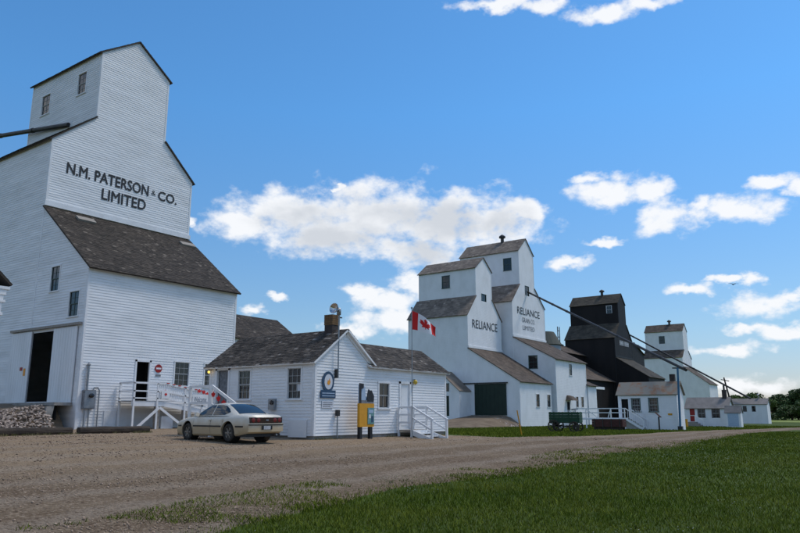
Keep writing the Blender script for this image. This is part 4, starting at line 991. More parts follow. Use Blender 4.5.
bd = thing('badge_sign', 'blue oval and plate sign on the office gable wall', 'sign', (22.06,OY0,2.2))
MB().box((21.62,OY0-.07,2.22),(22.52,OY0-.035,2.54)).build('name_plate', 'blue', bd)
def oval(rx_, rz_, y, t_, m_, nm, c=(22.06,2.88)):
    mb = MB(); mb.prism([(c[0]+rx_*math.cos(a), y, c[1]+rz_*math.sin(a)) for a in np.linspace(0,2*math.pi,36)[:-1]], (0,t_,0)); return mb.build(nm, m_, bd)
oval(.36,.42,OY0-.065,.03,'blue','oval_plate'); oval(.25,.31,OY0-.075,.009,'offwhite','oval_field')
MB().prism([(21.97+a,OY0-.082,2.83+b) for a, b in ((0,0),(.05,.14),(.09,.06),(.14,.2),(.2,.05),(.16,-.06),(.05,-.08))],(0,.006,0)).build('emblem', 'orange', bd)
for i in range(2): MB().box((21.68,OY0-.075,2.40-i*.11),(22.46,OY0-.0705,2.435-i*.11)).build('lettering', 'paleblue', bd)
wp = thing('wall_plaque', 'small grey lettered plaque below the blue oval sign', 'plaque', (22.0,OY0,1.95))
MB().box((21.72,OY0-.04,1.82),(22.42,OY0-.025,2.10)).build('board', 'offwhite', wp)
for i in range(3): MB().box((21.78,OY0-.045,2.03-i*.075),(22.36-.12*(i == 2),OY0-.0405,2.055-i*.075)).build('lettering', 'letter_faded', wp)

ib = thing('information_stand', 'yellow information stand with posters on two black legs before the office', 'information board', (23.85,18.8,.55))
for x_ in (23.5,24.2): MB().box((x_-.075,18.76,.4),(x_+.075,18.9,1.12)).build('leg', 'blackplastic', ib)
MB().box((23.36,18.74,1.05),(24.36,18.86,2.02)).build('panel', 'yellow', ib)
MB().box((23.90,18.72,1.16),(24.34,18.738,1.84)).build('poster', 'teal', ib)
for i, (a, b, c, d) in enumerate(((23.96,1.62,24.26,1.76),(23.96,1.40,24.10,1.56),(24.14,1.24,24.28,1.5))): MB().box((a,18.712,b),(c,18.72,d)).build('poster_picture', ('paleblue','offwhite','blue')[i], ib)
MB().prism([(23.40,18.80,2.02),(24.34,18.80,2.02),(24.34,18.80,2.2),(23.84,18.80,2.3),(23.80,18.80,2.72),(23.40,18.80,2.80)],(0,.05,0)).build('sky_panel', 'paleblue', ib)
MB().prism([(23.38,18.76,2.02),(23.50,18.76,2.02),(23.50,18.76,2.62),(23.66,18.76,2.66),(23.66,18.76,2.84),(23.38,18.76,2.86)],(0,.035,0)).build('elevator_silhouette', 'letter', ib)
MB().prism([(23.88,18.76,2.1),(24.36,18.76,2.1),(24.38,18.76,2.34),(24.20,18.76,2.58),(24.12,18.76,2.56),(24.0,18.76,2.62),(23.92,18.76,2.4)],(0,.035,0)).build('elevator_silhouette', 'letter', ib)
MB().box((23.5,18.765,2.02),(24.36,18.795,2.16)).build('ground_strip', 'letter_faded', ib)

sp_ = thing('standpipe', 'grey standpipe with box against the office front wall', 'standpipe', (22.6,19.3,.6))
MB().tube((22.6,19.3,.4),(22.6,19.3,1.55),.03).build('pipe', 'steel', sp_); MB().box((22.53,19.22,1.5),(22.67,19.36,1.75)).build('box', 'darkmetal', sp_)
mt = thing('meter_box', 'grey meter box on the office side wall between the windows', 'meter box', (OX0,21.7,1.9))
MB().box((OX0-.17,21.5,1.75),(OX0-.03,21.85,2.2)).build('case', 'steel', mt); MB().lathe((OX0-.17,21.62,2.05),(-1,0,0),[(.09,0),(.09,.06),(0,.08)],12).build('dial', 'glass', mt)
lm = thing('wall_lamp', 'lit yellow lamp at the office back corner', 'lamp', (21.1,25.75,3.45))
MB().lathe((21.1,25.72,3.44),(0,0,1),[(0,-.06),(.045,-.03),(.055,.01),(.04,.05),(0,.06)],12).build('bulb', 'lit', lm, smooth=True); MB().box((21.08,25.7,3.53),(21.28,25.74,3.57)).build('bracket', 'darkmetal', lm)
l2 = thing('wall_lamp', 'unlit yellowish lamp on the wall above the office front steps', 'lamp', (28.35,OY0,3.1))
MB().lathe((28.32,OY0-.13,3.08),(0,0,1),[(0,-.12),(.09,-.07),(.11,.02),(.07,.1),(0,.12)],12).build('bulb', 'bulb', l2, smooth=True); MB().box((28.3,OY0-.12,3.18),(28.34,OY0-.03,3.22)).build('bracket', 'darkmetal', l2)

# spouts and poles
def pipe(label, a, b, r, m='darkmetal', extra=None):
    t = thing('grain_spout', label, 'pipe', a); MB().tube(a, b, r, n=10).build('tube', m, t)
    a_, b_ = Vector(a), Vector(b); n_ = max(2, int((b_-a_).length/4))
    for i in range(1, n_):
        p = a_.lerp(b_, i/n_); d = (b_-a_).normalized()*.09; MB().tube(p-d, p+d, r*1.18, n=10).build('coupling', m, t)
    return t
pipe('dark spout slanting from the lettered near elevator off the left edge', (23.6,44.95,21.12), (23.0,58.5,22.95), .16)
pipe('thick dark spout slanting down from the taller twin elevator to the blue pole', (95.62,44.6,19.45), (72.6,17.35,5.76), .14)
pipe('thinner dark spout running from the black elevator to the farthest shed', (147.2,47.8,18.9), (129.9,21.3,4.05), .15)
bp_ = thing('support_pole', 'blue pole standing at the corner of the rust-roofed building', 'pole', (72.1,18.2,0))
MB().tube((72.1,18.22,0),(72.2,18.05,6.0),.11,.10,n=12).build('pole', 'bluepole', bp_); MB().box((71.9,18.0,0),(72.35,18.4,.4)).build('foot', 'darkmetal', bp_); MB().bar((72.6,17.4,5.95),(72.0,18.5,5.98),.1,.12).build('saddle', 'darkmetal', bp_)
up_ = thing('utility_pole', 'thin leaning pole behind the red-door building', 'pole', (121,22.5,0))
MB().tube((120.4,22.0,0),(121.3,23.4,7.2),.16,.11,n=8).build('pole', 'timber', up_); MB().bar((120.8,22.6,6.6),(121.6,23.9,6.9),.12).build('cross_arm', 'timber', up_)
dr = thing('oil_drum', 'yellow drum beside the red-door building', 'drum', (91.0,22.3,0)); MB().lathe((91.0,22.3,0),(0,0,1),[(0,0),(.24,0),(.24,.3),(.26,.32),(.24,.34),(.24,.62),(.26,.64),(.24,.66),(.24,.95),(0,.95)],14).build('shell', 'yellow', dr)
yp = thing('marker_post', 'leaning yellow marker post on the grass before the twin elevators', 'post', (37.85,18.33,.2))
MB().tube((37.85,18.33,.1),(37.5,18.45,1.78),.035,n=8).build('post', 'yellow', yp)
rp_ = thing('interpretive_post', 'slanted dark red marker post before the rust-roofed building', 'post', (70,19.6,0.1))
MB().box((70.0,19.55,0),(70.12,19.67,1.3)).build('post', 'darkmetal', rp_); MB().bar((70.0,19.85,1.7),(70.0,19.4,1.25),.5,.05,up=(0,.7,.7)).build('panel', 'maroon', rp_)

# ------------------------------------------------------------------ car
def build_car():
    cx, cy = 18.28, 21.08
    cz = Gf(cx, cy) + .03
    t = thing('sedan_car', 'dusty cream four-door sedan parked nose-in by the office', 'car', (cx, cy, cz), rz=R(-6.5), local=True)
    t.scale = (.95, .95, .95)
    Ys = np.linspace(-2.54, 2.54, 61)
    ip = lambda pts: np.interp(Ys, *zip(*pts))
    w = ip([(-2.54,.70),(-2.50,.79),(-2.40,.845),(-2.1,.895),(-1.4,.925),(0,.928),(1.4,.92),(2.0,.88),(2.3,.82),(2.46,.70),(2.54,.52)])
    zt = ip([(-2.54,.86),(-2.5,.955),(-2.42,.99),(-2.1,1.015),(-1.6,1.01),(-1.2,.99),(0,.965),(1.0,.965),(1.6,.90),(2.2,.79),(2.46,.68),(2.54,.60)])
    zb = ip([(-2.54,.42),(-2.45,.33),(-2.2,.28),(-1.8,.22),(1.8,.20),(2.3,.22),(2.54,.30)])
    secs = []
    for y, ww, a, b in zip(Ys, w, zt, zb):
        h = a-b
        half = [(0,b),(ww*.90,b),(ww*.965,b+.06),(ww*.995,b+h*.30),(ww,b+h*.45),(ww*.992,b+h*.62),(ww*.965,b+h*.80),(ww*.93,b+h*.90),(ww*.87,b+h*.97),(ww*.72,a),(ww*.4,a+.012),(0,a+.018)]
        secs.append([(x, y, z) for x, z in half] + [(-x, y, z) for x, z in half[-2:0:-1]])
    mb = MB(); n = len(secs[0])
    for s in secs: mb.v += s
    for i in range(len(secs)-1):
        for j in range(n): k = (j+1) % n; mb.f.append((i*n+j, i*n+k, (i+1)*n+k, (i+1)*n+j))
    mb.f += [tuple(range(n)), tuple(range((len(secs)-1)*n+n-1, (len(secs)-1)*n-1, -1))]
    body = mb.build('body', 'carpaint', t, smooth=True)
    bm = bmesh.new(); bm.from_mesh(body.data); bmesh.ops.recalc_face_normals(bm, faces=bm.faces); bm.to_mesh(body.data); bm.free()
    # wheel arches cut out
    cut = MB()
    for yy in (-1.38, 1.42):
        for s in (-1, 1): cut.tube((s*.55,yy,.36),(s*1.1,yy,.36),.41,n=28)
    co = cut.build('cutter', 'blackplastic', t)
    bm = bmesh.new(); bm.from_mesh(co.data); bmesh.ops.recalc_face_normals(bm, faces=bm.faces); bm.to_mesh(co.data); bm.free()
    md = body.modifiers.new('arches', 'BOOLEAN'); md.object = co; md.operation = 'DIFFERENCE'; md.solver = 'EXACT'
    bpy.context.view_layer.update()
    me = bpy.data.meshes.new_from_object(body.evaluated_get(bpy.context.evaluated_depsgraph_get()))
    body.modifiers.clear(); body.data = me; bpy.data.objects.remove(co)
    me.materials.clear(); me.materials.append(M['carpaint']); me.polygons.foreach_set('material_index', [0]*len(me.polygons))
    me.set_sharp_from_angle(angle=R(35))
    # greenhouse
    prof = [(1.12,.955),(.85,1.08),(.55,1.235),(.28,1.35),(.02,1.415),(-.35,1.44),(-.72,1.425),(-.98,1.37),(-1.25,1.26),(-1.52,1.13),(-1.78,1.0)]
    tw = [.74,.69,.64,.60,.575,.565,.57,.585,.61,.645,.69]; bw = [.80,.83,.845,.85,.85,.85,.85,.85,.84,.82,.76]
    zbelt = .955
    mb = MB(); m = 9
    for (y, z), a in zip(prof, tw):
        for j in range(m): u = -1+2*j/(m-1); mb.v.append((a*u, y, z+.02*(1-u*u)-.012*abs(u)**6))
    for i in range(len(prof)-1):
        for j in range(m-1): k = i*m+j; mb.f.append((k, k+1, k+m+1, k+m))
    for s in (-1, 1):
        k0 = len(mb.v)
        for (y, z), a, b in zip(prof, tw, bw):
            for q in range(4):
                f_ = q/3; bulge = .02*math.sin(math.pi*f_); mb.v.append((s*(a+(b-a)*f_+bulge), y, z+(min(zbelt, z)-z)*f_ - (.012 if q == 0 else 0)))
        for i in range(len(prof)-1):
            for q in range(3): k = k0+i*4+q; mb.f.append((k, k+1, k+5, k+4))
    mb.build('cabin', 'carpaint', t, smooth=True)
    def side_pt(s, y, z, d=.01):
        zz = np.interp(y, [p[0] for p in prof[::-1]], [p[1] for p in prof[::-1]]); a = np.interp(y, [p[0] for p in prof[::-1]], tw[::-1]); b = np.interp(y, [p[0] for p in prof[::-1]], bw[::-1])
        f_ = (zz-z)/max(zz-zbelt, .02); f_ = min(max(f_, 0), 1); return (s*(a+(b-a)*f_+.02*math.sin(math.pi*f_)+d), y, z)
    for s in (-1, 1):
        for nm, out in (('door_window', [(.80,.975),(-.20,.985),(-.20,1.375),(.06,1.365),(.30,1.285),(.58,1.155)]), ('door_window', [(-.27,.985),(-1.05,1.0),(-1.32,1.10),(-1.16,1.22),(-.92,1.33),(-.62,1.375),(-.27,1.378)])):
            cxm = sum(p[0] for p in out)/len(out); czm = sum(p[1] for p in out)/len(out)
            mb = MB(); rings = 5; npt = 0; fine = []
            for (a, b), (c, d) in zip(out, out[1:]+out[:1]):
                for q in range(5): fine.append((a+(c-a)*q/5, b+(d-b)*q/5))
            npt = len(fine)
            for r_ in range(rings+1):
                for (y, z) in fine: mb.v.append(side_pt(s, cxm+(y-cxm)*r_/rings, czm+(z-czm)*r_/rings))
            for r_ in range(rings):
                for j in range(npt): k = (j+1) % npt; mb.f.append((r_*npt+j, r_*npt+k, (r_+1)*npt+k, (r_+1)*npt+j))
            mb.build(nm, 'glass', t, smooth=True)
        # door seams, rub strip, handles, mirror
        sx_ = lambda y: float(np.interp(y, Ys, w))
        for yy in (.98,-.24,-1.02):
            mb = MB()
            zz = np.linspace(.30,.93,8); hb = float(np.interp(yy,Ys,zb)); ha = float(np.interp(yy,Ys,zt))-hb
            xx = [sx_(yy)*np.interp((z-hb)/ha,[0,.08,.3,.45,.62,.8,.9,.97],[.9,.965,.995,1,.992,.965,.93,.87])+.003 for z in zz]
            for q in range(7): mb.quad((s*xx[q],yy-.006,zz[q]),(s*xx[q],yy+.006,zz[q]),(s*xx[q+1],yy+.006,zz[q+1]),(s*xx[q+1],yy-.006,zz[q+1]))
            mb.build('door_seam', 'blackplastic', t)
        for ya_, yb_ in ((-.95,.95),(-2.28,-1.86),(1.86,2.15)):
            mb = MB(); yy = np.linspace(ya_,yb_,9)
            for q in range(8): mb.prism([(s*(sx_(yy[q])*.998),yy[q],.545),(s*(sx_(yy[q+1])*.998),yy[q+1],.545),(s*(sx_(yy[q+1])*.998),yy[q+1],.60),(s*(sx_(yy[q])*.998),yy[q],.60)],(s*.018,0,0))
            mb.build('rub_strip', 'blackplastic', t)
        for yy in (-.10,-.92): MB().bar((s*.93,yy-.02,.80),(s*.93,yy-.17,.80),.03,.035).build('door_handle', 'carpaint', t)
        mm_ = MB(); mm_.bar((s*.84,.72,.99),(s*1.02,.68,1.03),.10,.13).build('wing_mirror', 'carpaint', t)
    def strip(y_z_w, nm, m_, inset):
        mb = MB(); m = 9
        for (y, z, a) in y_z_w:
            for j in range(m): u = -1+2*j/(m-1); mb.v.append((a*u, y, z+.02*(1-u*u)+.010))
        for i in range(len(y_z_w)-1):
            for j in range(m-1): k = i*m+j; mb.f.append((k,k+1,k+m+1,k+m))
        mb.build(nm, m_, t, smooth=True)
    pz = lambda y: float(np.interp(y,[p[0] for p in prof[::-1]],[p[1] for p in prof[::-1]])); pw = lambda y: float(np.interp(y,[p[0] for p in prof[::-1]],tw[::-1]))
    strip([(y,pz(y)+.004,pw(y)*.93) for y in (-.93,-1.05,-1.25,-1.45,-1.6,-1.72)], 'rear_window', 'glass', 0)
    strip([(y,pz(y)+.004,pw(y)*.93) for y in (.15,.28,.45,.7,.9,1.06)], 'windscreen', 'glass', 0)
    # tail: full-width dark lamp panel with two round lamps a side, plate, bumper line
    mb = MB()
    for q in np.linspace(-.74,.74,13)[:-1]:
        a, b = q, q+1.48/12; fy = lambda x: -2.515 - .035*(1-(x/.8)**2)
        mb.prism([(a,fy(a)+.05,.70),(b,fy(b)+.05,.70),(b,fy(b)+.05,.905),(a,fy(a)+.05,.905)],(0,-.075,0))
    tp = mb.build('tail_lamp_panel', 'tail', t)
    for x_ in (-.60,-.37,.37,.60): MB().lathe((x_,-2.52-.03*(1-(x_/.8)**2),.805),(0,-1,0),[(.085,0),(.085,.022),(.065,.03),(0,.032)],18).build('tail_lamp', 'taillit', tp)
    MB().box((-.06,-2.60,.785),(.06,-2.575,.825)).build('badge', 'steel', tp)
    mb = MB()
    for q in np.linspace(-.80,.80,13)[:-1]:
        a, b = q, q+1.6/12; fy = lambda x: -2.50 - .06*(1-(x/.85)**2)
        mb.prism([(a,fy(a)+.06,.38),(b,fy(b)+.06,.38),(b,fy(b)+.06,.685),(a,fy(a)+.06,.685)],(0,-.085,0))
    mb.build('rear_bumper', 'carpaint', t)
    mb = MB()
    for q in np.linspace(-.80,.80,13)[:-1]:
        a, b = q, q+1.6/12; fy = lambda x: -2.53 - .06*(1-(x/.85)**2)
        mb.prism([(a,fy(a),.615),(b,fy(b),.615),(b,fy(b),.655),(a,fy(a),.655)],(0,-.012,0))
    mb.build('bumper_strip', 'blackplastic', t)
    MB().box((-.24,-2.602,.46),(.24,-2.585,.60)).build('plate_recess', 'blackplastic', t); MB().box((-.155,-2.61,.465),(.155,-2.603,.595)).build('licence_plate', 'plate', t)
    MB().box((-.78,-2.40,.20),(.78,2.3,.30)).build('underbody', 'blackplastic', t)
    MB().tube((.5,-2.55,.27),(.5,-2.2,.27),.035).build('exhaust_pipe', 'steel', t)
    for s in (-1, 1): MB().bar((s*.45,2.44,.62),(s*.72,2.30,.64),.1,.13).build('headlight', 'chrome', t)
    wh = None
    for yy in (-1.38,1.42):
        for s in (-1, 1):
            mb = MB().lathe((s*.66,yy,.335),(s,0,0),[(.20,.0),(.30,.0),(.335,.03),(.335,.19),(.305,.225),(.225,.225),(.215,.20)],32)
            wl_ = mb.build('wheel', 'rubber', t, smooth=True)
            MB().lathe((s*.66,yy,.335),(s,0,0),[(.22,.20),(.20,.215),(.185,.17),(0,.15)],28).build('rim', 'rim', wl_)
            for q in range(6):
                a = q*math.pi/3; MB().bar((s*.855,yy+.04*math.cos(a),.335+.04*math.sin(a)),(s*.865,yy+.20*math.cos(a),.335+.20*math.sin(a)),.055,.02,up=(s,0,0)).build('spoke', 'rim', wl_)
            MB().lathe((s*.86,yy,.335),(s,0,0),[(.06,-.02),(.055,.02),(0,.025)],12).build('hub_cap', 'rim', wl_)
            MB().lathe((s*.56,yy,.36),(s,0,0),[(.0,.0),(.405,.0),(.405,.28)],24).build('arch_liner', 'blackplastic', wl_)
build_car()

# ------------------------------------------------------------------ farm wagons
def spoke_wheel(t, c, r, ax, m_='timber'):
    w_ = MB().lathe(c, ax, [(r-.10,-.045),(r,-.045),(r,.045),(r-.10,.045),(r-.10,-.045)], 20).build('wheel', m_, t)
    a = Vector(ax).normalized(); u = a.cross(Vector((0,0,1))).normalized(); v = Vector((0,0,1))
    for q in range(8):
        an = q*math.pi/4+.2; d = u*math.cos(an)+v*math.sin(an); MB().bar(Vector(c)+d*.05, Vector(c)+d*(r-.08), .07, .06, up=a).build('spoke', m_, w_)
    MB().tube(Vector(c)-a*.1, Vector(c)+a*.1, .08, n=10).build('hub', m_, w_)
wgx, wgy = 57.4, 23.75
t = thing('grain_wagon', 'green wooden grain wagon with seat board on spoked wheels', 'wagon', (wgx,wgy,Gf(wgx,wgy)), rz=R(9), local=True)
for i in range(4):
    z0_ = .78+i*.215
    for x_ in (-.6,.57): MB().box((x_,-1.28,z0_),(x_+.03,1.28,z0_+.205)).build('side_board', 'wagongreen', t)
    for y_ in (-1.28,1.25): MB().box((-.57,y_,z0_),(.57,y_+.03,z0_+.205)).build('end_board', 'wagongreen', t)
for x_ in (-.63,.605):
    for y_ in (-1.15,-.4,.4,1.15): MB().box((x_,y_-.04,.7),(x_+.025,y_+.04,1.66)).build('stake', 'wagongreen', t)
MB().box((-.57,-1.25,.74),(.57,1.25,.79)).build('floor', 'timber', t)
MB().box((-.5,-.95,1.85),(.5,-.55,1.9)).build('seat_board', 'darkmetal', t); MB().bar((-.35,-.75,1.6),(-.35,-.75,1.85),.05).bar((.35,-.75,1.6),(.35,-.75,1.85),.05).build('seat_spring', 'darkmetal', t)
for y_ in (-0.85,0.85): MB().bar((-.8,y_,.46),(.8,y_,.46),.1,.12).build('axle', 'timber', t); MB().box((-.5,y_-.08,.5),(.5,y_+.08,.76)).build('bolster', 'timber', t)
for y_, r_ in ((-0.85,.44),(0.85,.50)):
    for s in (-1, 1): spoke_wheel(t, (s*.78,y_,r_), r_, (s,0,0))
MB().bar((0,-0.85,.45),(0,0.85,.5),.08,.1).build('reach_pole', 'timber', t)
rgx, rgy = 67.0, 23.4
t = thing('flat_wagon', 'low faded maroon wagon box parked before the white platform', 'wagon', (rgx,rgy,Gf(rgx,rgy)), rz=R(2), local=True)
for i in range(3):
    z0_ = .32+i*.24
    for x_ in (-.6,.57): MB().box((x_,-1.45,z0_),(x_+.03,1.45,z0_+.23)).build('side_board', 'maroon', t)
    for y_ in (-1.45,1.42): MB().box((-.57,y_,z0_),(.57,y_+.03,z0_+.23)).build('end_board', 'maroon', t)
for y_ in (-1.2,-.4,.4,1.2): MB().box((-.635,y_-.04,.28),(-.605,y_+.04,1.06)).build('stake', 'darkmetal', t)
MB().box((-.57,-1.42,.30),(.57,1.42,.34)).build('floor', 'timber', t)
for x_ in (-.45,.4): MB().box((x_,-1.35,0),(x_+.08,1.35,.3)).build('runner', 'timber', t)

# ------------------------------------------------------------------ bird
t = thing('bird', 'small dark bird gliding in the sky at right', 'bird', (65.7,11.2,12.6), rz=R(-50), local=True)
MB().lathe((0,-.14,0),(0,1,0),[(0,0),(.035,.05),(.05,.14),(.035,.24),(0,.30)],8).build('body', 'bird', t)
for s in (-1, 1): MB().prism([(s*.03,.06,.01),(s*.22,.10,.12),(s*.48,-.02,.06),(s*.20,-.04,.08),(s*.03,-.06,.01)],(0,0,.012)).build('wing', 'bird', t)
MB().prism([(-.03,-.12,0),(.03,-.12,0),(.07,-.28,0),(-.07,-.28,0)],(0,0,.01)).build('tail', 'bird', t)

# ------------------------------------------------------------------ trees beyond
def crown_mesh(seed, leaves, rx, rz_, lm, lobes=9):
    r = np.random.default_rng(seed); C = []
    for i in range(lobes):
        a = r.uniform(0,2*np.pi); q = r.uniform(.1,.75); z = r.uniform(-.65,.75)
        C.append((rx*q*np.cos(a)*(1-.4*max(z,0)), rx*q*np.sin(a)*(1-.4*max(z,0)), rz_*z, rx*r.uniform(.28,.52)))
    C = np.array(C); per = leaves//lobes; P = []
    for cx, cy, cz, cr in C:
        d = r.normal(size=(per,3)); d /= np.linalg.norm(d,axis=1)[:,None]; rad = cr*r.uniform(.55,1.12,size=(per,1))**.6
        P.append(np.array([cx,cy,cz])+d*rad*np.array([1,1,.8]))
    P = np.concatenate(P); n = len(P); s = r.uniform(.12,.34,size=(n,1))
    a = r.normal(size=(n,3)); a /= np.linalg.norm(a,axis=1)[:,None]; b = np.cross(a, r.normal(size=(n,3))); b /= np.linalg.norm(b,axis=1)[:,None]
    v = np.stack([P-a*s, P+b*s*.6, P+a*s, P-b*s*.6],1).reshape(-1,3); f = np.arange(n*4).reshape(-1,4)
    me = bpy.data.meshes.new('crown'); me.from_pydata(v.tolist(),[],f.tolist()); me.materials.append(M[lm]); me.update(); return me
def trunk_mesh(h, seed):
    rr = random.Random(seed); mb = MB(); mb.tube((0,0,-.3),(0,0,h*.55),.28,.16,n=8)
    for i in range(6):
        a = rr.uniform(0,6.28); z = h*rr.uniform(.3,.55); mb.tube((0,0,z),(math.cos(a)*h*.28,math.sin(a)*h*.28,z+h*rr.uniform(.15,.32)),.11,.04,n=6)
    me = bpy.data.meshes.new('trunk'); me.from_pydata(mb.v,[],mb.f); me.materials.append(M['bark']); me.update(); return me
CR = {k: [crown_mesh(s, 5200, 4.2, 4.2, k) for s in sd] for k, sd in (('leafdark',(1,2,3)),('leafmid',(4,5)),('leafbright',(6,)))}
TR = [trunk_mesh(8, 1), trunk_mesh(8, 2)]
def tree(px_dir, dist, h, wdt, kind, label, vi=0):
    # bearing in degrees right of the view axis
    a = R(px_dir); x = dist*(math.cos(a)*math.cos(THETA)+math.sin(a)*math.sin(THETA)); y = dist*(math.cos(a)*math.sin(THETA)-math.sin(a)*math.cos(THETA))
    t = thing('broadleaf_tree', label, 'tree', (x,y,Gf(x,y)), rz=vi*1.3, group='trees beyond the buildings', local=True)
    c = bpy.data.objects.new('crown', CR[kind][vi % len(CR[kind])]); COL.objects.link(c); c.parent = t; c.location = (0,0,h*.43); c.scale = (wdt/8.6, wdt/8.6, h/7.9)
    k = bpy.data.objects.new('trunk', TR[vi % 2]); COL.objects.link(k); k.parent = t; k.scale = (1,1,h/8)
TREES = [(25.2,190,6.3,10,'leafbright','low yellow-green tree showing above the tiny shed roof'),
 (23.6,215,6.5,12,'leafmid','mid green tree behind the red-door building'),
 (25.6,205,7.6,11,'leafmid','rounded green tree rising behind the farthest shed roof'),
 (26.6,210,8.4,12,'leafmid','tallest mid green tree just right of the farthest shed'),
 (27.5,225,6.8,12,'leafdark','low dark tree at the dip in the treeline'),
 (28.3,220,9.0,13,'leafdark','dark rounded tree starting the dense treeline at right'),
 (29.1,215,10.4,13,'leafdark','tall dark tree near the right edge of the photo'),
 (30.0,210,11.2,14,'leafdark','tall dark tree cut by the right edge of the photo'),
 (31.2,210,11.0,14,'leafdark','dark tree farthest right along the treeline'),
 (28.7,200,5.0,11,'leafdark','low dark bush in front of the dense treeline'),
 (29.8,198,5.4,11,'leafmid','low green bush at the foot of the right-hand trees')]
for i, (a, d, h, w_, k, lb) in enumerate(TREES): tree(a, d, h*.88, w_*.9, k, lb, i)

# ------------------------------------------------------------------ grass, weeds, clover, gravel
def wedge(n, r0, r1, power=1.0, half=36):
    u = rng.random(n); r = (r0**power+(r1**power-r0**power)*u)**(1/power); a = np.radians(rng.uniform(-half, half, n))
    F, Rt = r*np.cos(a), r*np.sin(a)
    return F*math.cos(THETA)+Rt*math.sin(THETA), F*math.sin(THETA)-Rt*math.cos(THETA), r
def blades(x, y, h, w, name, m, label, lean=.5):
    n = len(x); z = G(x, y) + .006
    a = rng.uniform(0, 2*np.pi, n); dx, dy = np.cos(a)*w, np.sin(a)*w; l = rng.normal(0, lean, (n,2))*h[:,None]
    v = np.stack([np.stack([x-dx,y-dy,z-.01],1), np.stack([x+dx,y+dy,z-.01],1), np.stack([x+l[:,0],y+l[:,1],z+h],1)],1).reshape(-1,3)
    me = bpy.data.meshes.new(name); me.vertices.add(3*n); me.vertices.foreach_set('co', v.ravel()); me.loops.add(3*n); me.loops.foreach_set('vertex_index', np.arange(3*n, dtype=np.int32))
    me.polygons.add(n); me.polygons.foreach_set('loop_start', np.arange(0,3*n,3,dtype=np.int32)); me.materials.append(M[m]); me.update(); me.validate()
    o = bpy.data.objects.new(name, me); COL.objects.link(o); _props(o, label, 'grass', None, 'stuff'); return o
x, y, r = wedge(420000, 6.5, 75, .35)
keep = rng.random(len(x)) < np.clip((near_y(x)+.15-y)/1.25, 0, 1)**1.3 + .35*np.clip(fbm(x*2.6, y*2.6, 12)-.2, 0, 1)*(y < near_y(x)+.7)*(y > near_y(x)-1.2)
x, y, r = x[keep], y[keep], r[keep]
patch = 1+.25*fbm(x*1.1, y*1.1, 15)
blades(x, y, np.clip((.028+.036*rng.random(len(x)))*patch, .02, .10)*(1+r/80), .0032*(1+r/9), 'grass', 'grassblade', 'short mown lawn grass in the foreground')
x, y, r = wedge(260000, 28, 110, .5)
keep = (y > far_y(x)+.1) & (x > 33) & (y < 38) & ~((x > 72) & (x < 77) & (y > 18) & (y < 25))
x, y, r = x[keep], y[keep], r[keep]
blades(x, y, (.06+.08*rng.random(len(x))), .004*(1+r/9), 'verge_grass', 'grassblade', 'strip of grass between the road and the twin elevators')
x, y, r = wedge(160000, 6.5, 40, .45)
d = y-near_y(x); keep = (np.abs(d-.3) < .6+.5*np.clip((14-x)/8,0,1)) & (fbm(x*2.4, y*2.4, 21) > .15) & (rng.random(len(x)) < .8)
x, y, r = x[keep], y[keep], r[keep]
blades(x, y, (.022+.045*rng.random(len(x))), .005*(1+r/10), 'roadside_weeds', 'weed', 'ragged dry weeds along the road edge', .8)
x, y, r = wedge(300000, 7, 34, .45)
d = y-near_y(x); keep = (d > -.9) & (d < 1.0+.5*np.clip((14-x)/6,0,1)) & (fbm(x*1.9, y*1.9, 23) > .12) & (rng.random(len(x)) < .55)
x, y, r = x[keep], y[keep], r[keep]
blades(x, y, .045+.05*rng.random(len(x)), .0055*(1+r/10), 'grass_tufts', 'grassblade', 'scattered green tufts creeping into the gravel edge', .7)
# tufts at the foot of the office and elevator walls
xs_, ys_ = [], []
for (x0, x1, yy, n) in ((21.3,31.2,19.30,1400),(21.0,24.2,35.9,900),(14,22.2,30.95,1500)):
    xs_.append(rng.uniform(x0,x1,n)); ys_.append(yy+rng.normal(0,.08,n))
x, y = np.concatenate(xs_), np.concatenate(ys_); k_ = fbm(x*3, y, 30) > .1; x, y = x[k_], y[k_]
blades(x, y, .05+.12*rng.random(len(x)), np.full(len(x), .010), 'wall_foot_weeds', 'weed', 'sparse weeds at the foot of walls and timbers', .5)

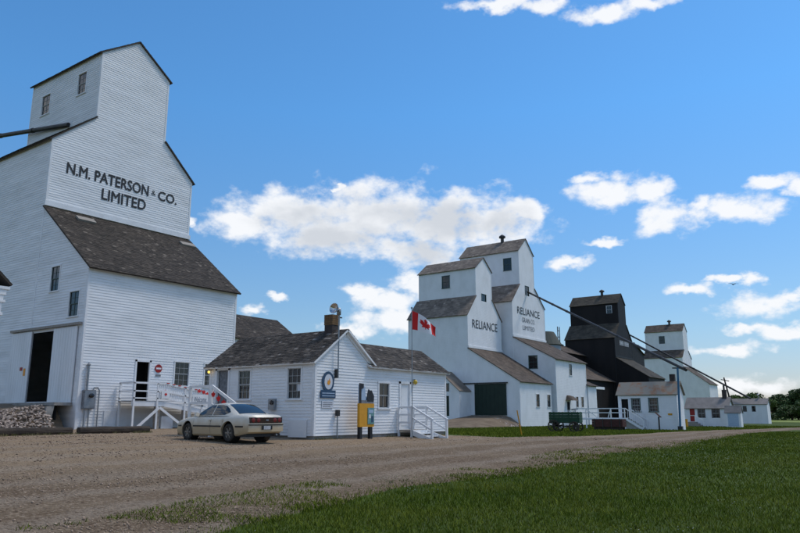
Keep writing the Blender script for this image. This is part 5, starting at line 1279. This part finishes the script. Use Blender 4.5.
def blobs(x, y, s, name, m, label, cat, lift):
    n = len(x); z = G(x, y)+lift
    O = np.array([(1,0,0),(-.5,.87,0),(-.5,-.87,0),(0,0,.75),(0,0,-.5)]); fc = np.array([(0,1,3),(1,2,3),(2,0,3),(1,0,4),(2,1,4),(0,2,4)])
    a = rng.uniform(0,6.28,n); ca, sa = np.cos(a), np.sin(a); st = rng.uniform(.7,1.4,(n,3))
    P = O[None]*st[:,None,:]*s[:,None,None]*(1+rng.normal(0,.15,(n,5,3)))
    Q = np.stack([P[...,0]*ca[:,None]-P[...,1]*sa[:,None], P[...,0]*sa[:,None]+P[...,1]*ca[:,None], P[...,2]],-1) + np.stack([x,y,z],-1)[:,None,:]
    f = (fc[None]+5*np.arange(n)[:,None,None]).reshape(-1,3); me = bpy.data.meshes.new(name)
    me.vertices.add(5*n); me.vertices.foreach_set('co', Q.ravel()); me.loops.add(3*len(f)); me.loops.foreach_set('vertex_index', f.ravel().astype(np.int32))
    me.polygons.add(len(f)); me.polygons.foreach_set('loop_start', np.arange(0,3*len(f),3,dtype=np.int32)); me.materials.append(M[m]); me.update(); me.validate()
    o = bpy.data.objects.new(name, me); COL.objects.link(o); _props(o, label, cat, None, 'stuff')
x, y, r = wedge(90000, 6.5, 45, .4)
keep = (y > near_y(x)-.3) & (y < far_y(x)-.1) & (y < 34) & ~((x > 20.8) & (y > 19.0)); x, y, r = x[keep], y[keep], r[keep]
dn = fbm(x*.5, y*1.6, 40); k_ = rng.random(len(x)) < .35+.3*dn; x, y, r = x[k_], y[k_], r[k_]
blobs(x, y, np.clip(rng.lognormal(-4.6,.45,len(x)),.004,.020)*(1+r/30), 'pebbles', 'pebble', 'loose pebbles scattered over the gravel road', 'gravel', .032)
x, y, r = wedge(5200, 7, 50, .5)
keep = (y < near_y(x)-.8) & (fbm(x*.9, y*.9, 50) > .45); x, y, r = x[keep], y[keep], r[keep]
blobs(x, y, .0065*(1+r/26), 'clover_flowers', 'flower', 'white clover heads dotted through the lawn', 'flowers', .055)
